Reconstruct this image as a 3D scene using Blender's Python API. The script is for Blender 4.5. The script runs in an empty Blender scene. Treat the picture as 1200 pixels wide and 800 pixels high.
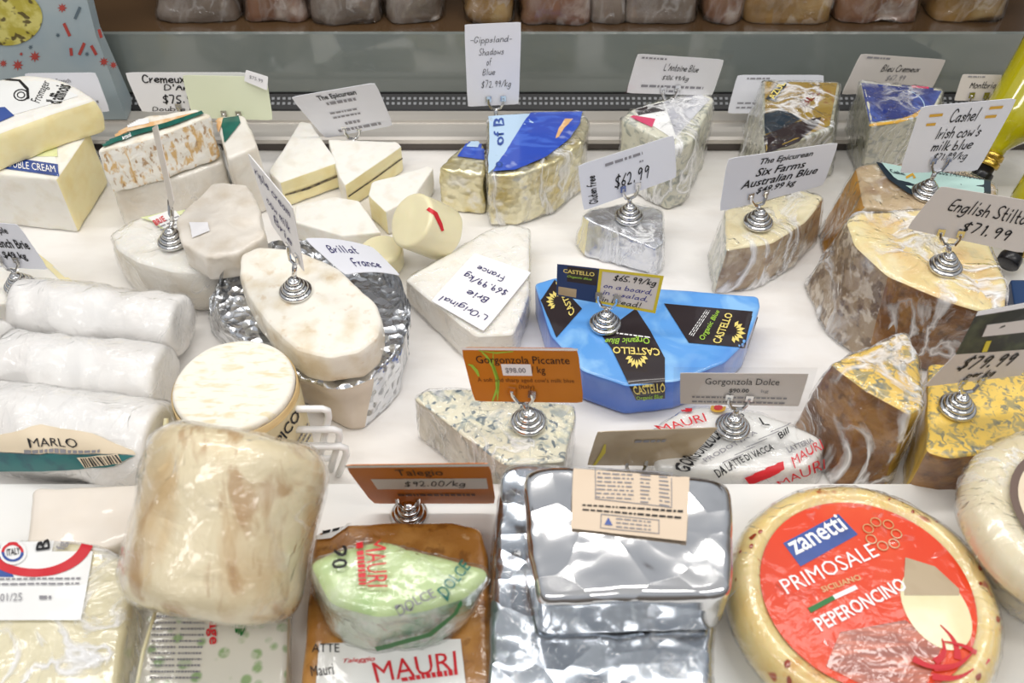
import bpy, math, random
from mathutils import Vector, Matrix, noise
from mathutils.bvhtree import BVHTree
from math import pi, sin, cos, tan, radians as R

# ------------------------------------------------------------------ camera, light, exposure
SC = bpy.context.scene
COL = SC.collection
PITCH = R(47)
F = 1200 * 35 / 36
CAM = Vector((0, -.682, .731))
cd = bpy.data.cameras.new('camera')
cd.lens = 35; cd.sensor_width = 36; cd.clip_start = .01
cam = bpy.data.objects.new('camera', cd)
cam.location = CAM
cam.rotation_euler = (R(90) - PITCH, 0, 0)
cd.dof.use_dof = True; cd.dof.focus_distance = .98; cd.dof.aperture_fstop = 7.5
COL.objects.link(cam); SC.camera = cam
SC.view_settings.view_transform = 'Standard'
SC.view_settings.look = 'None'
SC.view_settings.gamma = 1
SC.view_settings.use_curve_mapping = False
SC.view_settings.exposure = -0.08

w = bpy.data.worlds.new('shop_air'); SC.world = w; w.use_nodes = True
# the shop around the case: darker shelves and floor at eye height, pale ceiling above
_n = w.node_tree.nodes; _l = w.node_tree.links
_tc = _n.new('ShaderNodeTexCoord'); _sx = _n.new('ShaderNodeSeparateXYZ'); _rp = _n.new('ShaderNodeValToRGB'); _mp = _n.new('ShaderNodeMapRange')
_mp.inputs[1].default_value = -.3; _mp.inputs[2].default_value = 1
_e = _rp.color_ramp.elements
_e[0].position = 0; _e[0].color = (.20, .17, .15, 1); _e[1].position = 1; _e[1].color = (1, 1, 1, 1)
for _p, _c in ((.28, (.30, .26, .23, 1)), (.45, (.48, .46, .45, 1)), (.60, (.80, .84, .90, 1)), (.80, (.92, .95, 1, 1))):
    _x = _e.new(_p); _x.color = _c
_l.new(_tc.outputs['Generated'], _sx.inputs[0]); _l.new(_sx.outputs[2], _mp.inputs[0]); _l.new(_mp.outputs[0], _rp.inputs[0]); _l.new(_rp.outputs[0], _n['Background'].inputs[0])
_n['Background'].inputs[1].default_value = .60

def area(name, loc, rot, sx, sy, power, col):
    l = bpy.data.lights.new(name, 'AREA'); l.shape = 'RECTANGLE'; l.size = sx; l.size_y = sy
    l.energy = power; l.color = col
    o = bpy.data.objects.new(name, l); o.location = loc; o.rotation_euler = rot; COL.objects.link(o)
    return o
area('case_strip_light', (0, .10, 1.0), (R(-6), 0, 0), 1.5, .10, 6.8, (1, .965, .92))
area('ceiling_light', (-.9, -1.3, 2.2), (R(32), R(-18), 0), 1.4, .3, 14, (1, .97, .93))
area('ceiling_light', (1.1, -1.2, 2.2), (R(30), R(20), 0), 1.4, .3, 12, (1, .97, .93))

# ------------------------------------------------------------------ pixels on real surfaces
FW = Vector((0, cos(PITCH), -sin(PITCH))); UP = Vector((0, sin(PITCH), cos(PITCH)))
def ray(px, py):
    return (FW + Vector((1, 0, 0)) * ((px - 600) / F) + UP * ((400 - py) / F)).normalized()
def P(px, py, z=0.0):
    d = ray(px, py); return CAM + d * ((z - CAM.z) / d.z)
def PY(px, py, y):
    d = ray(px, py); return CAM + d * ((y - CAM.y) / d.y)
def PN(px, py, pt, n):
    d = ray(px, py); return CAM + d * ((pt - CAM).dot(n) / d.dot(n))

# ------------------------------------------------------------------ materials
def lin(h):
    h = h.lstrip('#')
    c = [int(h[i:i + 2], 16) / 255 for i in (0, 2, 4)]
    return tuple([x / 12.92 if x <= .04045 else ((x + .055) / 1.055) ** 2.4 for x in c] + [1])
MATS = {}
def mat(name, base, layers=(), rough=.55, bump=(), metal=0, coat=0, coatbump=None, sss=0, trans=0, spec=.5, emis=None):
    m = bpy.data.materials.new(name); m.use_nodes = True
    nt = m.node_tree; N = nt.nodes; L = nt.links
    b = N['Principled BSDF']
    tc = N.new('ShaderNodeTexCoord')
    def tex(kind, scale, detail, stretch=None, dist=0):
        src = tc.outputs['Object']
        if stretch:
            mp = N.new('ShaderNodeMapping'); mp.inputs['Scale'].default_value = stretch
            L.new(src, mp.inputs[0]); src = mp.outputs[0]
        if kind == 'v':
            t = N.new('ShaderNodeTexVoronoi'); t.inputs['Scale'].default_value = scale
            L.new(src, t.inputs['Vector']); return t.outputs['Distance']
        t = N.new('ShaderNodeTexNoise'); t.inputs['Scale'].default_value = scale
        t.inputs['Detail'].default_value = detail; t.inputs['Distortion'].default_value = dist
        if kind == 'r':
            t.noise_type = 'RIDGED_MULTIFRACTAL'
        L.new(src, t.inputs['Vector']); return t.outputs[0]
    col = None
    for ly in layers:
        kind, scale, detail, lo, hi, c = ly[:6]
        st = ly[6] if len(ly) > 6 else None; mx = ly[7] if len(ly) > 7 else 1
        di = ly[8] if len(ly) > 8 else 0
        o = tex(kind, scale, detail, st, di)
        mr = N.new('ShaderNodeMapRange'); mr.inputs[1].default_value = lo; mr.inputs[2].default_value = hi
        mr.inputs[3].default_value = 0; mr.inputs[4].default_value = mx
        L.new(o, mr.inputs[0])
        mx_ = N.new('ShaderNodeMix'); mx_.data_type = 'RGBA'
        L.new(mr.outputs[0], mx_.inputs[0])
        if col is None: mx_.inputs[6].default_value = lin(base)
        else: L.new(col, mx_.inputs[6])
        mx_.inputs[7].default_value = lin(c); col = mx_.outputs[2]
    b.inputs['Base Color'].default_value = lin(base)
    if col is not None: L.new(col, b.inputs['Base Color'])
    b.inputs['Roughness'].default_value = rough; b.inputs['Metallic'].default_value = metal
    b.inputs['Coat Weight'].default_value = coat; b.inputs['Coat Roughness'].default_value = .07
    b.inputs['Specular IOR Level'].default_value = spec
    b.inputs['Transmission Weight'].default_value = trans
    if sss:
        b.inputs['Subsurface Weight'].default_value = sss
        b.inputs['Subsurface Radius'].default_value = (.006, .004, .002); b.inputs['Subsurface Scale'].default_value = 1
    nrm = None
    for (kind, scale, detail, strength, dist) in bump:
        o = tex(kind, scale, detail, None, .6)
        bp = N.new('ShaderNodeBump'); bp.inputs['Strength'].default_value = strength; bp.inputs['Distance'].default_value = dist
        L.new(o, bp.inputs['Height'])
        if nrm: L.new(nrm, bp.inputs['Normal'])
        nrm = bp.outputs[0]
    if nrm: L.new(nrm, b.inputs['Normal'])
    if coatbump:
        scale, strength, dist, st = coatbump
        o = tex('n', scale, 3, st, 1.2)
        bp = N.new('ShaderNodeBump'); bp.inputs['Strength'].default_value = strength; bp.inputs['Distance'].default_value = dist * .4
        L.new(o, bp.inputs['Height']); L.new(bp.outputs[0], b.inputs['Coat Normal'])
    MATS[name] = m
    return m

def thin_ior(N, L, fr):
    # a thin sheet reflects alike from both faces
    g = N.new('ShaderNodeNewGeometry'); r_ = N.new('ShaderNodeMapRange')
    r_.inputs[3].default_value = 1.45; r_.inputs[4].default_value = 1 / 1.45
    L.new(g.outputs['Backfacing'], r_.inputs[0]); L.new(r_.outputs[0], fr.inputs['IOR'])
def film_mat(name, scale=28, stretch=(1, 1, 1), milk=.35, lo=.55, wrinkle=.004, base=.02):
    """cling film: clear, tightly wrinkled, with milky creases"""
    m = bpy.data.materials.new(name); m.use_nodes = True
    nt = m.node_tree; N = nt.nodes; L = nt.links; N.remove(N['Principled BSDF'])
    out = N['Material Output']
    tc = N.new('ShaderNodeTexCoord'); mp = N.new('ShaderNodeMapping'); mp.inputs['Scale'].default_value = stretch
    L.new(tc.outputs['Object'], mp.inputs[0])
    def crease(sc, det, dist, width):
        n_ = N.new('ShaderNodeTexNoise'); n_.inputs['Scale'].default_value = sc; n_.inputs['Detail'].default_value = det; n_.inputs['Distortion'].default_value = dist
        L.new(mp.outputs[0], n_.inputs['Vector'])
        s_ = N.new('ShaderNodeMath'); s_.operation = 'SUBTRACT'; s_.inputs[1].default_value = .5; L.new(n_.outputs[0], s_.inputs[0])
        a_ = N.new('ShaderNodeMath'); a_.operation = 'ABSOLUTE'; L.new(s_.outputs[0], a_.inputs[0])
        r_ = N.new('ShaderNodeMapRange'); r_.inputs[1].default_value = 0; r_.inputs[2].default_value = width; r_.inputs[3].default_value = 1; r_.inputs[4].default_value = 0
        L.new(a_.outputs[0], r_.inputs[0]); return r_.outputs[0]
    c1 = crease(scale * 1.3, 3, 1.2, .10)
    bp = N.new('ShaderNodeBump'); bp.inputs['Strength'].default_value = .9; bp.inputs['Distance'].default_value = wrinkle
    L.new(c1, bp.inputs['Height'])
    fr = N.new('ShaderNodeFresnel'); L.new(bp.outputs[0], fr.inputs['Normal']); thin_ior(N, L, fr)
    gl = N.new('ShaderNodeBsdfGlossy'); gl.inputs['Roughness'].default_value = .10; gl.inputs['Color'].default_value = (1, 1, 1, 1)
    L.new(bp.outputs[0], gl.inputs['Normal'])
    tr = N.new('ShaderNodeBsdfTransparent'); tr.inputs[0].default_value = (.985, .985, .985, 1)
    df = N.new('ShaderNodeBsdfDiffuse'); df.inputs[0].default_value = (.94, .94, .94, 1)
    c2 = crease(scale * .9, 4, 1.0, .055)
    n3 = N.new('ShaderNodeTexNoise'); n3.inputs['Scale'].default_value = scale * .45; n3.inputs['Detail'].default_value = 2; L.new(mp.outputs[0], n3.inputs['Vector'])
    m3 = N.new('ShaderNodeMapRange'); m3.inputs[1].default_value = lo - .08; m3.inputs[2].default_value = lo + .08; L.new(n3.outputs[0], m3.inputs[0])
    mu = N.new('ShaderNodeMath'); mu.operation = 'MULTIPLY'; L.new(c2, mu.inputs[0]); L.new(m3.outputs[0], mu.inputs[1])
    mr = N.new('ShaderNodeMapRange'); mr.inputs[3].default_value = base; mr.inputs[4].default_value = milk; L.new(mu.outputs[0], mr.inputs[0])
    a = N.new('ShaderNodeMixShader'); L.new(mr.outputs[0], a.inputs[0]); L.new(tr.outputs[0], a.inputs[1]); L.new(df.outputs[0], a.inputs[2])
    b = N.new('ShaderNodeMixShader'); L.new(fr.outputs[0], b.inputs[0]); L.new(a.outputs[0], b.inputs[1]); L.new(gl.outputs[0], b.inputs[2])
    L.new(b.outputs[0], out.inputs[0])
    return m

# ------------------------------------------------------------------ objects
def tag(o, label, cat, group=None):
    o['label'] = label; o['category'] = cat
    if group: o['group'] = group
    return o
def thing(name, label, cat, loc, group=None):
    o = bpy.data.objects.new(name, None); o.empty_display_size = .02
    o.location = loc; COL.objects.link(o)
    return tag(o, label, cat, group)
def mesh(name, V, Fc, m, parent=None, smooth=True, sub=None):
    base = parent.location if parent and parent.type == 'EMPTY' else Vector((0, 0, 0))
    if sub is not None: base = sub
    if parent is None and sub is None:
        base = Vector((sum(v[0] for v in V) / len(V), sum(v[1] for v in V) / len(V), min(v[2] for v in V)))
    me = bpy.data.meshes.new(name)
    me.from_pydata([tuple(Vector(v) - base) for v in V], [], Fc); me.update()
    if smooth: me.polygons.foreach_set('use_smooth', [True] * len(me.polygons))
    if m: me.materials.append(m)
    o = bpy.data.objects.new(name, me); COL.objects.link(o)
    if parent: o.parent = parent
    else: o.location = base
    return o
def struct(name, V, Fc, m, smooth=False):
    o = mesh(name, V, Fc, m, None, smooth); o['kind'] = 'structure'; return o
def box_vf(x0, x1, y0, y1, z0, z1):
    V = [(x, y, z) for z in (z0, z1) for y in (y0, y1) for x in (x0, x1)]
    return V, [(0, 2, 3, 1), (4, 5, 7, 6), (0, 1, 5, 4), (2, 6, 7, 3), (0, 4, 6, 2), (1, 3, 7, 5)]

def vnormals(V, Fc):
    n = [Vector((0, 0, 0)) for _ in V]
    for f in Fc:
        a = V[f[0]]; 
        fn = Vector((0, 0, 0))
        for i in range(1, len(f) - 1): fn += (V[f[i]] - a).cross(V[f[i + 1]] - a)
        for i in f: n[i] += fn
    return [x.normalized() if x.length > 0 else Vector((0, 0, 1)) for x in n]
def lump(V, Fc, amp, freq, seed=0, mode='soft'):
    nn = vnormals(V, Fc); off = Vector((seed * 7.31, seed * 3.7, seed * 1.9))
    out = []
    for v, n in zip(V, nn):
        if mode == 'soft':
            d = noise.noise(v * freq + off) + .5 * noise.noise(v * freq * 2.3 + off)
        elif mode == 'foil':
            d = (1 - 2 * abs(noise.noise(v * freq + off))) + .42 * (1 - 2 * abs(noise.noise(v * freq * 2.3 + off * 2))) + .13 * (1 - 2 * abs(noise.noise(v * freq * 5 + off * 3))) - .8
        else:                                   # 'wrap': long creases of tight film
            d = 1 - 2 * abs(noise.noise(Vector((v.x * freq, v.y * freq, v.z * freq * .35)) + off)) - .5
        out.append(v + n * (d * amp))
    return out

def outline(top, bot, tags, rnd, step):
    n = len(top); out = []
    ar = sum(top[i].x * top[(i + 1) % n].y - top[(i + 1) % n].x * top[i].y for i in range(n))
    if ar < 0:
        top = top[::-1]; bot = bot[::-1]
        tags = [tags[(n - 2 - i) % n] for i in range(n)]
    for i in range(n):
        j = (i + 1) % n; h = (i - 1) % n
        def arc(L):
            p, q, r_ = L[h], L[i], L[j]
            d0 = min(rnd, (p - q).length * .45); d1 = min(rnd, (r_ - q).length * .45)
            a = q + (p - q).normalized() * d0; c = q + (r_ - q).normalized() * d1
            return [a * (1 - t) ** 2 + q * (2 * t * (1 - t)) + c * t * t for t in (0, .25, .5, .75, 1)]
        for k, (a, b) in enumerate(zip(arc(top), arc(bot))):
            out.append((a, b, tags[h] if k < 2 else tags[i]))
        a = out[-1]
        p, q, r_ = top[i], top[j], top[(j + 1) % n]
        e_t = q + (p - q).normalized() * min(rnd, (p - q).length * .45)
        pb, qb = bot[i], bot[j]
        e_b = qb + (pb - qb).normalized() * min(rnd, (pb - qb).length * .45)
        k = int((e_t - a[0]).length / step)
        for s in range(1, k):
            out.append((a[0].lerp(e_t, s / k), a[1].lerp(e_b, s / k), tags[i]))
    return out
def loft(top, bot, tags=None, rnd=.006, bev=.003, step=.0045, bulge=0.0, amp=.0007, freq=45, seed=0, mode='soft', dome=0.0, toptag='top', amps=None):
    n = len(top); tags = tags or ['rind'] * n
    o = outline([Vector(t) for t in top], [Vector(b) for b in bot], list(tags), rnd, step)
    T = [a for a, b, c in o]; B = [b for a, b, c in o]; G = [c for a, b, c in o]; M = len(o)
    ct = sum(T, Vector()) / M; cb = sum(B, Vector()) / M
    H = (ct - cb).length
    V, Fc, TG = [], [], []
    rings = []
    def inset(p, c, d):
        v = c - p; L = v.length
        return p + v * min(d / max(L, 1e-5), .9)
    bb = min(bev, .002)
    for k in (.3, .7, .92): rings.append(('bottom', [cb + (p - cb) * k for p in B]))
    for t in (0, .5):
        rings.append(('side', [inset(p, cb, bb * (1 - t)) + Vector((0, 0, bb * t)) for p in B]))
    ns = max(2, int(H / step))
    s0 = bb / H; s1 = 1 - bev / H
    for k in range(ns + 1):
        s = s0 + (s1 - s0) * k / ns
        rings.append(('side', [inset(b.lerp(t, s), cb.lerp(ct, s), -bulge * sin(pi * s)) for t, b in zip(T, B)]))
    for a in (30, 60, 90):
        s = s1 + (1 - s1) * sin(R(a)); d = bev * (1 - cos(R(a)))
        rings.append(('side' if a < 60 else 'top', [inset(b.lerp(t, s), ct, d) for t, b in zip(T, B)]))
    last = rings[-1][1]
    rad = sum((p - ct).length for p in last) / M
    nk = max(4, int(rad / step))
    for k in range(1, nk):
        q = 1 - k / nk
        rings.append(('top', [ct + (p - ct) * q + Vector((0, 0, dome * (1 - q * q))) for p in last]))
    for _, r_ in rings: V += r_
    for i in range(len(rings) - 1):
        kind = rings[i + 1][0]
        for j in range(M):
            a = i * M + j; b = i * M + (j + 1) % M
            Fc.append((a, b, b + M, a + M))
            TG.append(toptag if kind == 'top' else ('bottom' if kind == 'bottom' else G[j]))
    V.append(cb); V.append(ct + Vector((0, 0, dome)))
    for j in range(M):
        Fc.append((len(V) - 2, (j + 1) % M, j)); TG.append('bottom')
        k = (len(rings) - 1) * M
        Fc.append((len(V) - 1, k + j, k + (j + 1) % M)); TG.append(toptag)
    if amp: V = lump(V, Fc, amp, freq, seed, mode)
    zmin = min(b.z for b in B)
    V = [Vector((v.x, v.y, max(v.z, zmin))) for v in V]
    return V, Fc, TG
def px_loft(top, h, z0=0.0, bot=None, botz=None, **kw):
    """outline of the upper face at height h; straight drop, or its own footprint at z0"""
    T = [P(p[0], p[1], p[2] if len(p) > 2 else h) for p in top]
    if bot: B = [P(p[0], p[1], z0) for p in bot]
    else: B = [Vector((t.x, t.y, z0)) for t in T]
    return loft(T, B, **kw)
def lathe(c, axis, prof, n=64, tags=None, amp=0, freq=40, seed=0, mode='soft', closed=True):
    """prof: (radius, height along the axis) from the base up; tags per profile segment"""
    c = Vector(c); ax = Vector(axis).normalized()
    x = ax.cross(Vector((0, 1, .01))).normalized(); 
    if x.length < .5: x = Vector((1, 0, 0))
    y = ax.cross(x)
    V, Fc, TG = [], [], []
    for (r, h) in prof:
        for k in range(n):
            a = 2 * pi * k / n
            V.append(c + ax * h + (x * cos(a) + y * sin(a)) * r)
    for i in range(len(prof) - 1):
        for k in range(n):
            a = i * n + k; b = i * n + (k + 1) % n
            Fc.append((a, b, b + n, a + n)); TG.append(tags[i] if tags else 'rind')
    if closed:
        V.append(c + ax * prof[0][1]); V.append(c + ax * prof[-1][1])
        for k in range(n):
            Fc.append((len(V) - 2, (k + 1) % n, k)); TG.append(tags[0] if tags else 'rind')
            q = (len(prof) - 1) * n
            Fc.append((len(V) - 1, q + k, q + (k + 1) % n)); TG.append(tags[-1] if tags else 'rind')
    if amp: V = lump(V, Fc, amp, freq, seed, mode)
    return V, Fc, TG
def rprof(Rd, H, bev, rim=None, steps=5, nside=10, ncap=10, z=0):
    """profile of a wheel with rounded edges"""
    p = [(Rd * k / ncap * (Rd - bev) / Rd, z) for k in range(1, ncap + 1)]
    p += [(Rd - bev + bev * sin(R(a)), z + bev - bev * cos(R(a))) for a in [90 * k / steps for k in range(1, steps + 1)]]
    p += [(Rd, z + bev + (H - 2 * bev) * k / nside) for k in range(1, nside)]
    p += [(Rd - bev + bev * cos(R(a)), z + H - bev + bev * sin(R(a))) for a in [90 * k / steps for k in range(0, steps + 1)]]
    p += [((Rd - bev) * (1 - k / ncap), z + H) for k in range(1, ncap)]
    return p
def tube_vf(pts, r, n=8):
    pts = [Vector(p) for p in pts]; V, Fc = [], []
    u = None
    for i, p in enumerate(pts):
        d = (pts[min(i + 1, len(pts) - 1)] - pts[max(i - 1, 0)]).normalized()
        if u is None: u = d.cross(Vector((.3, .1, 1)) if abs(d.z) < .9 else Vector((1, 0, 0))).normalized()
        u = (u - d * u.dot(d)).normalized(); v = d.cross(u)
        rr = r[i] if isinstance(r, (list, tuple)) else r
        V += [p + (u * cos(2 * pi * k / n) + v * sin(2 * pi * k / n)) * rr for k in range(n)]
    for i in range(len(pts) - 1):
        for k in range(n):
            a = i * n + k; b = i * n + (k + 1) % n; Fc.append((a, b, b + n, a + n))
    Fc.append(tuple(range(n))[::-1]); Fc.append(tuple(range((len(pts) - 1) * n, len(pts) * n)))
    return V, Fc
def emit(root, vft, spec, film=None, filmamp=.0012, seed=3):
    """split a body by tag into its parts; returns the surface for labels to lie on"""
    V, Fc, TG = vft
    first = spec.get('*')
    groups = {}
    for f, t in zip(Fc, TG):
        s = spec.get(t) or spec.get('*')
        groups.setdefault(s[0], (s[1], []))[1].append(f)
    for nm, (m, fs) in groups.items():
        idx = {}; vv = []; ff = []
        for f in fs:
            g = []
            for i in f:
                if i not in idx: idx[i] = len(vv); vv.append(V[i])
                g.append(idx[i])
            ff.append(g)
        mesh(nm, vv, ff, m, root)
    if film:
        nn = vnormals(V, Fc)
        W = [v + n * .0014 for v, n in zip(V, nn)]
        W = lump(W, Fc, filmamp, 60, seed, 'wrap')
        zmin = min(v.z for v in V)
        W = [Vector((v.x, v.y, max(v.z, zmin))) for v in W]
        mesh('plastic_wrap', W, Fc, film, root)
    return BVHTree.FromPolygons(V, Fc)

# ------------------------------------------------------------------ labels and lettering on surfaces
def hit(bvh, px, py, off):
    d = ray(px, py)
    loc, n, i, dist = bvh.ray_cast(CAM, d)
    if loc is None: return None
    if n.dot(d) > 0: n = -n
    return loc + n * off
def bil(q, u, v):
    a = (q[0][0] * (1 - u) + q[1][0] * u, q[0][1] * (1 - u) + q[1][1] * u)
    b = (q[3][0] * (1 - u) + q[2][0] * u, q[3][1] * (1 - u) + q[2][1] * u)
    return a[0] * (1 - v) + b[0] * v, a[1] * (1 - v) + b[1] * v
def stick(root, name, uvs, Fc, fn, bvh, m, off):
    pts = [hit(bvh, *fn(u, v), off) for u, v in uvs]
    Fc = [f for f in Fc if all(pts[i] is not None for i in f)]
    if not Fc: return None
    use = sorted({i for f in Fc for i in f}); mp = {i: k for k, i in enumerate(use)}
    return mesh(name, [pts[i] for i in use], [[mp[i] for i in f] for f in Fc], m, root)
def grid(nx, ny):
    uv = [(i / nx, j / ny) for j in range(ny + 1) for i in range(nx + 1)]
    Fc = [(j * (nx + 1) + i, (j + 1) * (nx + 1) + i, (j + 1) * (nx + 1) + i + 1, j * (nx + 1) + i + 1) for j in range(ny) for i in range(nx)]
    return uv, Fc
def decal(root, name, q, m, bvh, nx=10, ny=8, off=.0005):
    uv, Fc = grid(nx, ny)
    return stick(root, name, uv, Fc, lambda u, v: bil(q, u, v), bvh, m, off)
def band(root, name, A, B, m, bvh, n=24, ny=4, off=.0005):
    """strip between two pixel polylines"""
    def along(L, u):
        t = u * (len(L) - 1); i = min(int(t), len(L) - 2); f = t - i
        return L[i][0] + (L[i + 1][0] - L[i][0]) * f, L[i][1] + (L[i + 1][1] - L[i][1]) * f
    uv, Fc = grid(n, ny)
    def fn(u, v):
        a = along(A, u); b = along(B, u); return a[0] + (b[0] - a[0]) * v, a[1] + (b[1] - a[1]) * v
    return stick(root, name, uv, Fc, fn, bvh, m, off)
def disc(root, name, c, rx, ry, m, bvh, off=.0005, r0=0, a0=0, a1=360, rot=0, n=48, nr=6):
    uv, Fc = grid(n, nr)
    def fn(u, v):
        a = R(a0 + (a1 - a0) * u); r_ = r0 + (1 - r0) * v
        x, y = cos(a) * rx * r_, sin(a) * ry * r_
        return c[0] + x * cos(R(rot)) - y * sin(R(rot)), c[1] + x * sin(R(rot)) + y * cos(R(rot))
    return stick(root, name, uv, Fc, fn, bvh, m, off)

G_ = {'a': '58 39 18 06 14 34 57;59 55 64', 'b': '0d 04;07 29 48 56 44 24 05', 'c': '58 39 18 06 15 34 55', 'd': '58 39 18 06 14 34 57;5d 55 64',
 'e': '06 57 58 39 18 06 15 34 55', 'f': '4d 2d 1b 14;09 39', 'g': '58 39 18 06 14 34 57;59 52 30 01', 'h': '0d 04;07 29 48 44', 'i': '19 14;1b 1c',
 'k': '0d 04;49 06 44', 'l': '1d 14', 'm': '09 04;07 29 38 34;37 59 68 64', 'n': '09 04;07 29 48 44', 'o': '39 18 06 14 34 56 48 29', 'p': '09 00;07 29 48 56 44 24 05',
 'r': '09 04;06 28 39', 's': '48 29 08 27 46 24 05', 't': '1d 15 24 34;09 39', 'u': '09 05 24 45;49 44', 'v': '09 24 49', 'w': '09 14 38 54 69', 'x': '09 44;49 04', 'y': '09 25;49 10',
 'A': '04 3d 64;18 58', 'B': '04 0d 3d 5b 39 08;38 56 44 04', 'C': '6b 4d 2d 0a 06 24 44 65', 'D': '04 0d 3d 6a 66 34 04', 'E': '5d 0d 04 54;08 48', 'F': '5d 0d 04;08 48',
 'G': '6b 4d 2d 0a 06 24 44 67 47', 'I': '1d 14', 'L': '0d 04 54', 'M': '04 0d 36 6d 64', 'O': '4d 2d 0b 06 24 44 66 6b 5d 4d', 'R': '04 0d 4d 5b 48 08;28 64', 'S': '5c 3d 0b 28 56 34 05',
 '0': '3d 1c 06 24 44 5a 4c 2d', '1': '1b 2d 24', '2': '0b 2d 4b 36 04 54', '5': '5d 1d 09 38 56 34 05', '6': '4d 18 06 24 45 47 28 07', '7': '0d 5d 24',
 '8': '3d 1b 39 56 34 15 28 4b 3d', '9': '5b 3d 1b 28 4a 5b 44', '3': '0c 3d 4b 28 56 34 05', '4': '44 4d 07 57', '$': '5b 3c 0a 28 56 34 05;3d 33', '/': '04 5d', "'": '1d 1a', '.': '14 15', ',': '14 02', '-': '08 48', '!': '1d 17;14 15', ' ': ''}
def hand2d(text, wd=.55, slant=.22, seed=0):
    rnd = random.Random(seed + len(text)); V, Fc = [], []; x0 = 0
    for ch in text:
        st = G_.get(ch, '')
        mx = 2
        dy = rnd.uniform(-.35, .35); sc = rnd.uniform(.92, 1.1)
        for s in st.split(';'):
            pts = [(int(t[0]) * sc, (int(t[1], 16) - 4) * sc + dy) for t in s.split()]
            if not pts: continue
            mx = max(mx, max(p[0] for p in pts))
            for _ in range(2):
                if len(pts) > 2:
                    q = [pts[0]]
                    for a, b in zip(pts, pts[1:]):
                        q += [(a[0] * .75 + b[0] * .25, a[1] * .75 + b[1] * .25), (a[0] * .25 + b[0] * .75, a[1] * .25 + b[1] * .75)]
                    pts = q + [pts[-1]]
            k0 = len(V)
            for i, p in enumerate(pts):
                a = pts[max(i - 1, 0)]; b = pts[min(i + 1, len(pts) - 1)]
                dx, dyy = b[0] - a[0], b[1] - a[1]; L = math.hypot(dx, dyy) or 1
                nx, ny = -dyy / L * wd, dx / L * wd
                ex, ey = (0, 0)
                if i == 0: ex, ey = -dx / L * wd * .7, -dyy / L * wd * .7
                if i == len(pts) - 1: ex, ey = dx / L * wd * .7, dyy / L * wd * .7
                for sg in (1, -1):
                    X = p[0] + nx * sg + ex; Y = p[1] + ny * sg + ey
                    V.append((x0 + X + Y * slant, Y))
            for i in range(len(pts) - 1):
                a = k0 + 2 * i; Fc.append((a, a + 1, a + 3, a + 2))
        x0 += mx + 1.9
    return V, Fc
_T = {}
def print2d(text, bold=0.0, shear=0.0):
    key = (text, bold, shear)
    if key not in _T:
        c = bpy.data.curves.new('t', 'FONT'); c.body = text; c.size = 1; c.resolution_u = 2; c.offset = bold; c.shear = shear
        c.fill_mode = 'FRONT' if hasattr(c, 'fill_mode') else c.fill_mode
        o = bpy.data.objects.new('t', c); COL.objects.link(o)
        bpy.context.view_layer.update()
        dg = bpy.context.evaluated_depsgraph_get()
        me = bpy.data.meshes.new_from_object(o.evaluated_get(dg))
        V = [(v.co.x, v.co.y) for v in me.vertices]; Fc = [tuple(p.vertices) for p in me.polygons]
        bpy.data.objects.remove(o); bpy.data.curves.remove(c); bpy.data.meshes.remove(me)
        _T[key] = (V, Fc)
    return _T[key]
def bars2d(rows, n, seed=0, fill=.34):
    n = n * 1.8
    """rows of illegible fine print as small dashes"""
    rnd = random.Random(seed); V, Fc = [], []
    for r_ in range(rows):
        x = 0
        while x < n:
            wv = rnd.uniform(1, 4)
            k = len(V); y = -r_
            V += [(x, y), (min(x + wv, n), y), (min(x + wv, n), y + fill), (x, y + fill)]; Fc.append((k, k + 1, k + 2, k + 3))
            x += wv + .8
    return V, Fc
def unit(V):
    x0 = min(v[0] for v in V); x1 = max(v[0] for v in V); y0 = min(v[1] for v in V); y1 = max(v[1] for v in V)
    return [((v[0] - x0) / max(x1 - x0, 1e-6), 1 - (v[1] - y0) / max(y1 - y0, 1e-6)) for v in V]
def shape2d(text, font, seed=0, wd=.55):
    if font == 'hand': return hand2d(text, wd, seed=seed)
    if font == 'bars': return bars2d(text[0], text[1], seed)
    if font == 'bold': return print2d(text, 0 if 'M' in text else .018)
    if font == 'ital': return print2d(text, .012, .3)
    return print2d(text)
def dtext(root, text, q, m, bvh, font='print', off=.0008, name='lettering', seed=0, wd=.55):
    V, Fc = shape2d(text, font, seed, wd)
    return stick(root, name, unit(V), Fc, lambda u, v: bil(q, u, v), bvh, m, off)

# ------------------------------------------------------------------ price cards and their holders
def best_plane(q, pt, yaw0, tilt0, w=.25):
    best = None
    for yi in range(-14, 15):
        for ti in range(-8, 11):
            yaw = yaw0 + yi * 4; tl = tilt0 + ti * 4
            n = Vector((sin(R(yaw)) * cos(R(tl)), -cos(R(yaw)) * cos(R(tl)), sin(R(tl))))
            ok = all(ray(*p).dot(n) < -.06 for p in q)
            if not ok: continue
            c = [PN(p[0], p[1], pt, n) for p in q]
            e = [c[(i + 1) % 4] - c[i] for i in range(4)]
            s = 0
            for i in range(4):
                s += (e[i].normalized().dot(e[(i + 1) % 4].normalized())) ** 2
            s += (math.log(e[0].length / e[2].length)) ** 2 + (math.log(e[1].length / e[3].length)) ** 2
            s += w * ((yi * 4 / 40) ** 2 + (ti * 4 / 30) ** 2) * .3
            if best is None or s < best[0]: best = (s, n, c)
    return best[1], best[2]
CARDS = {}
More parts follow.
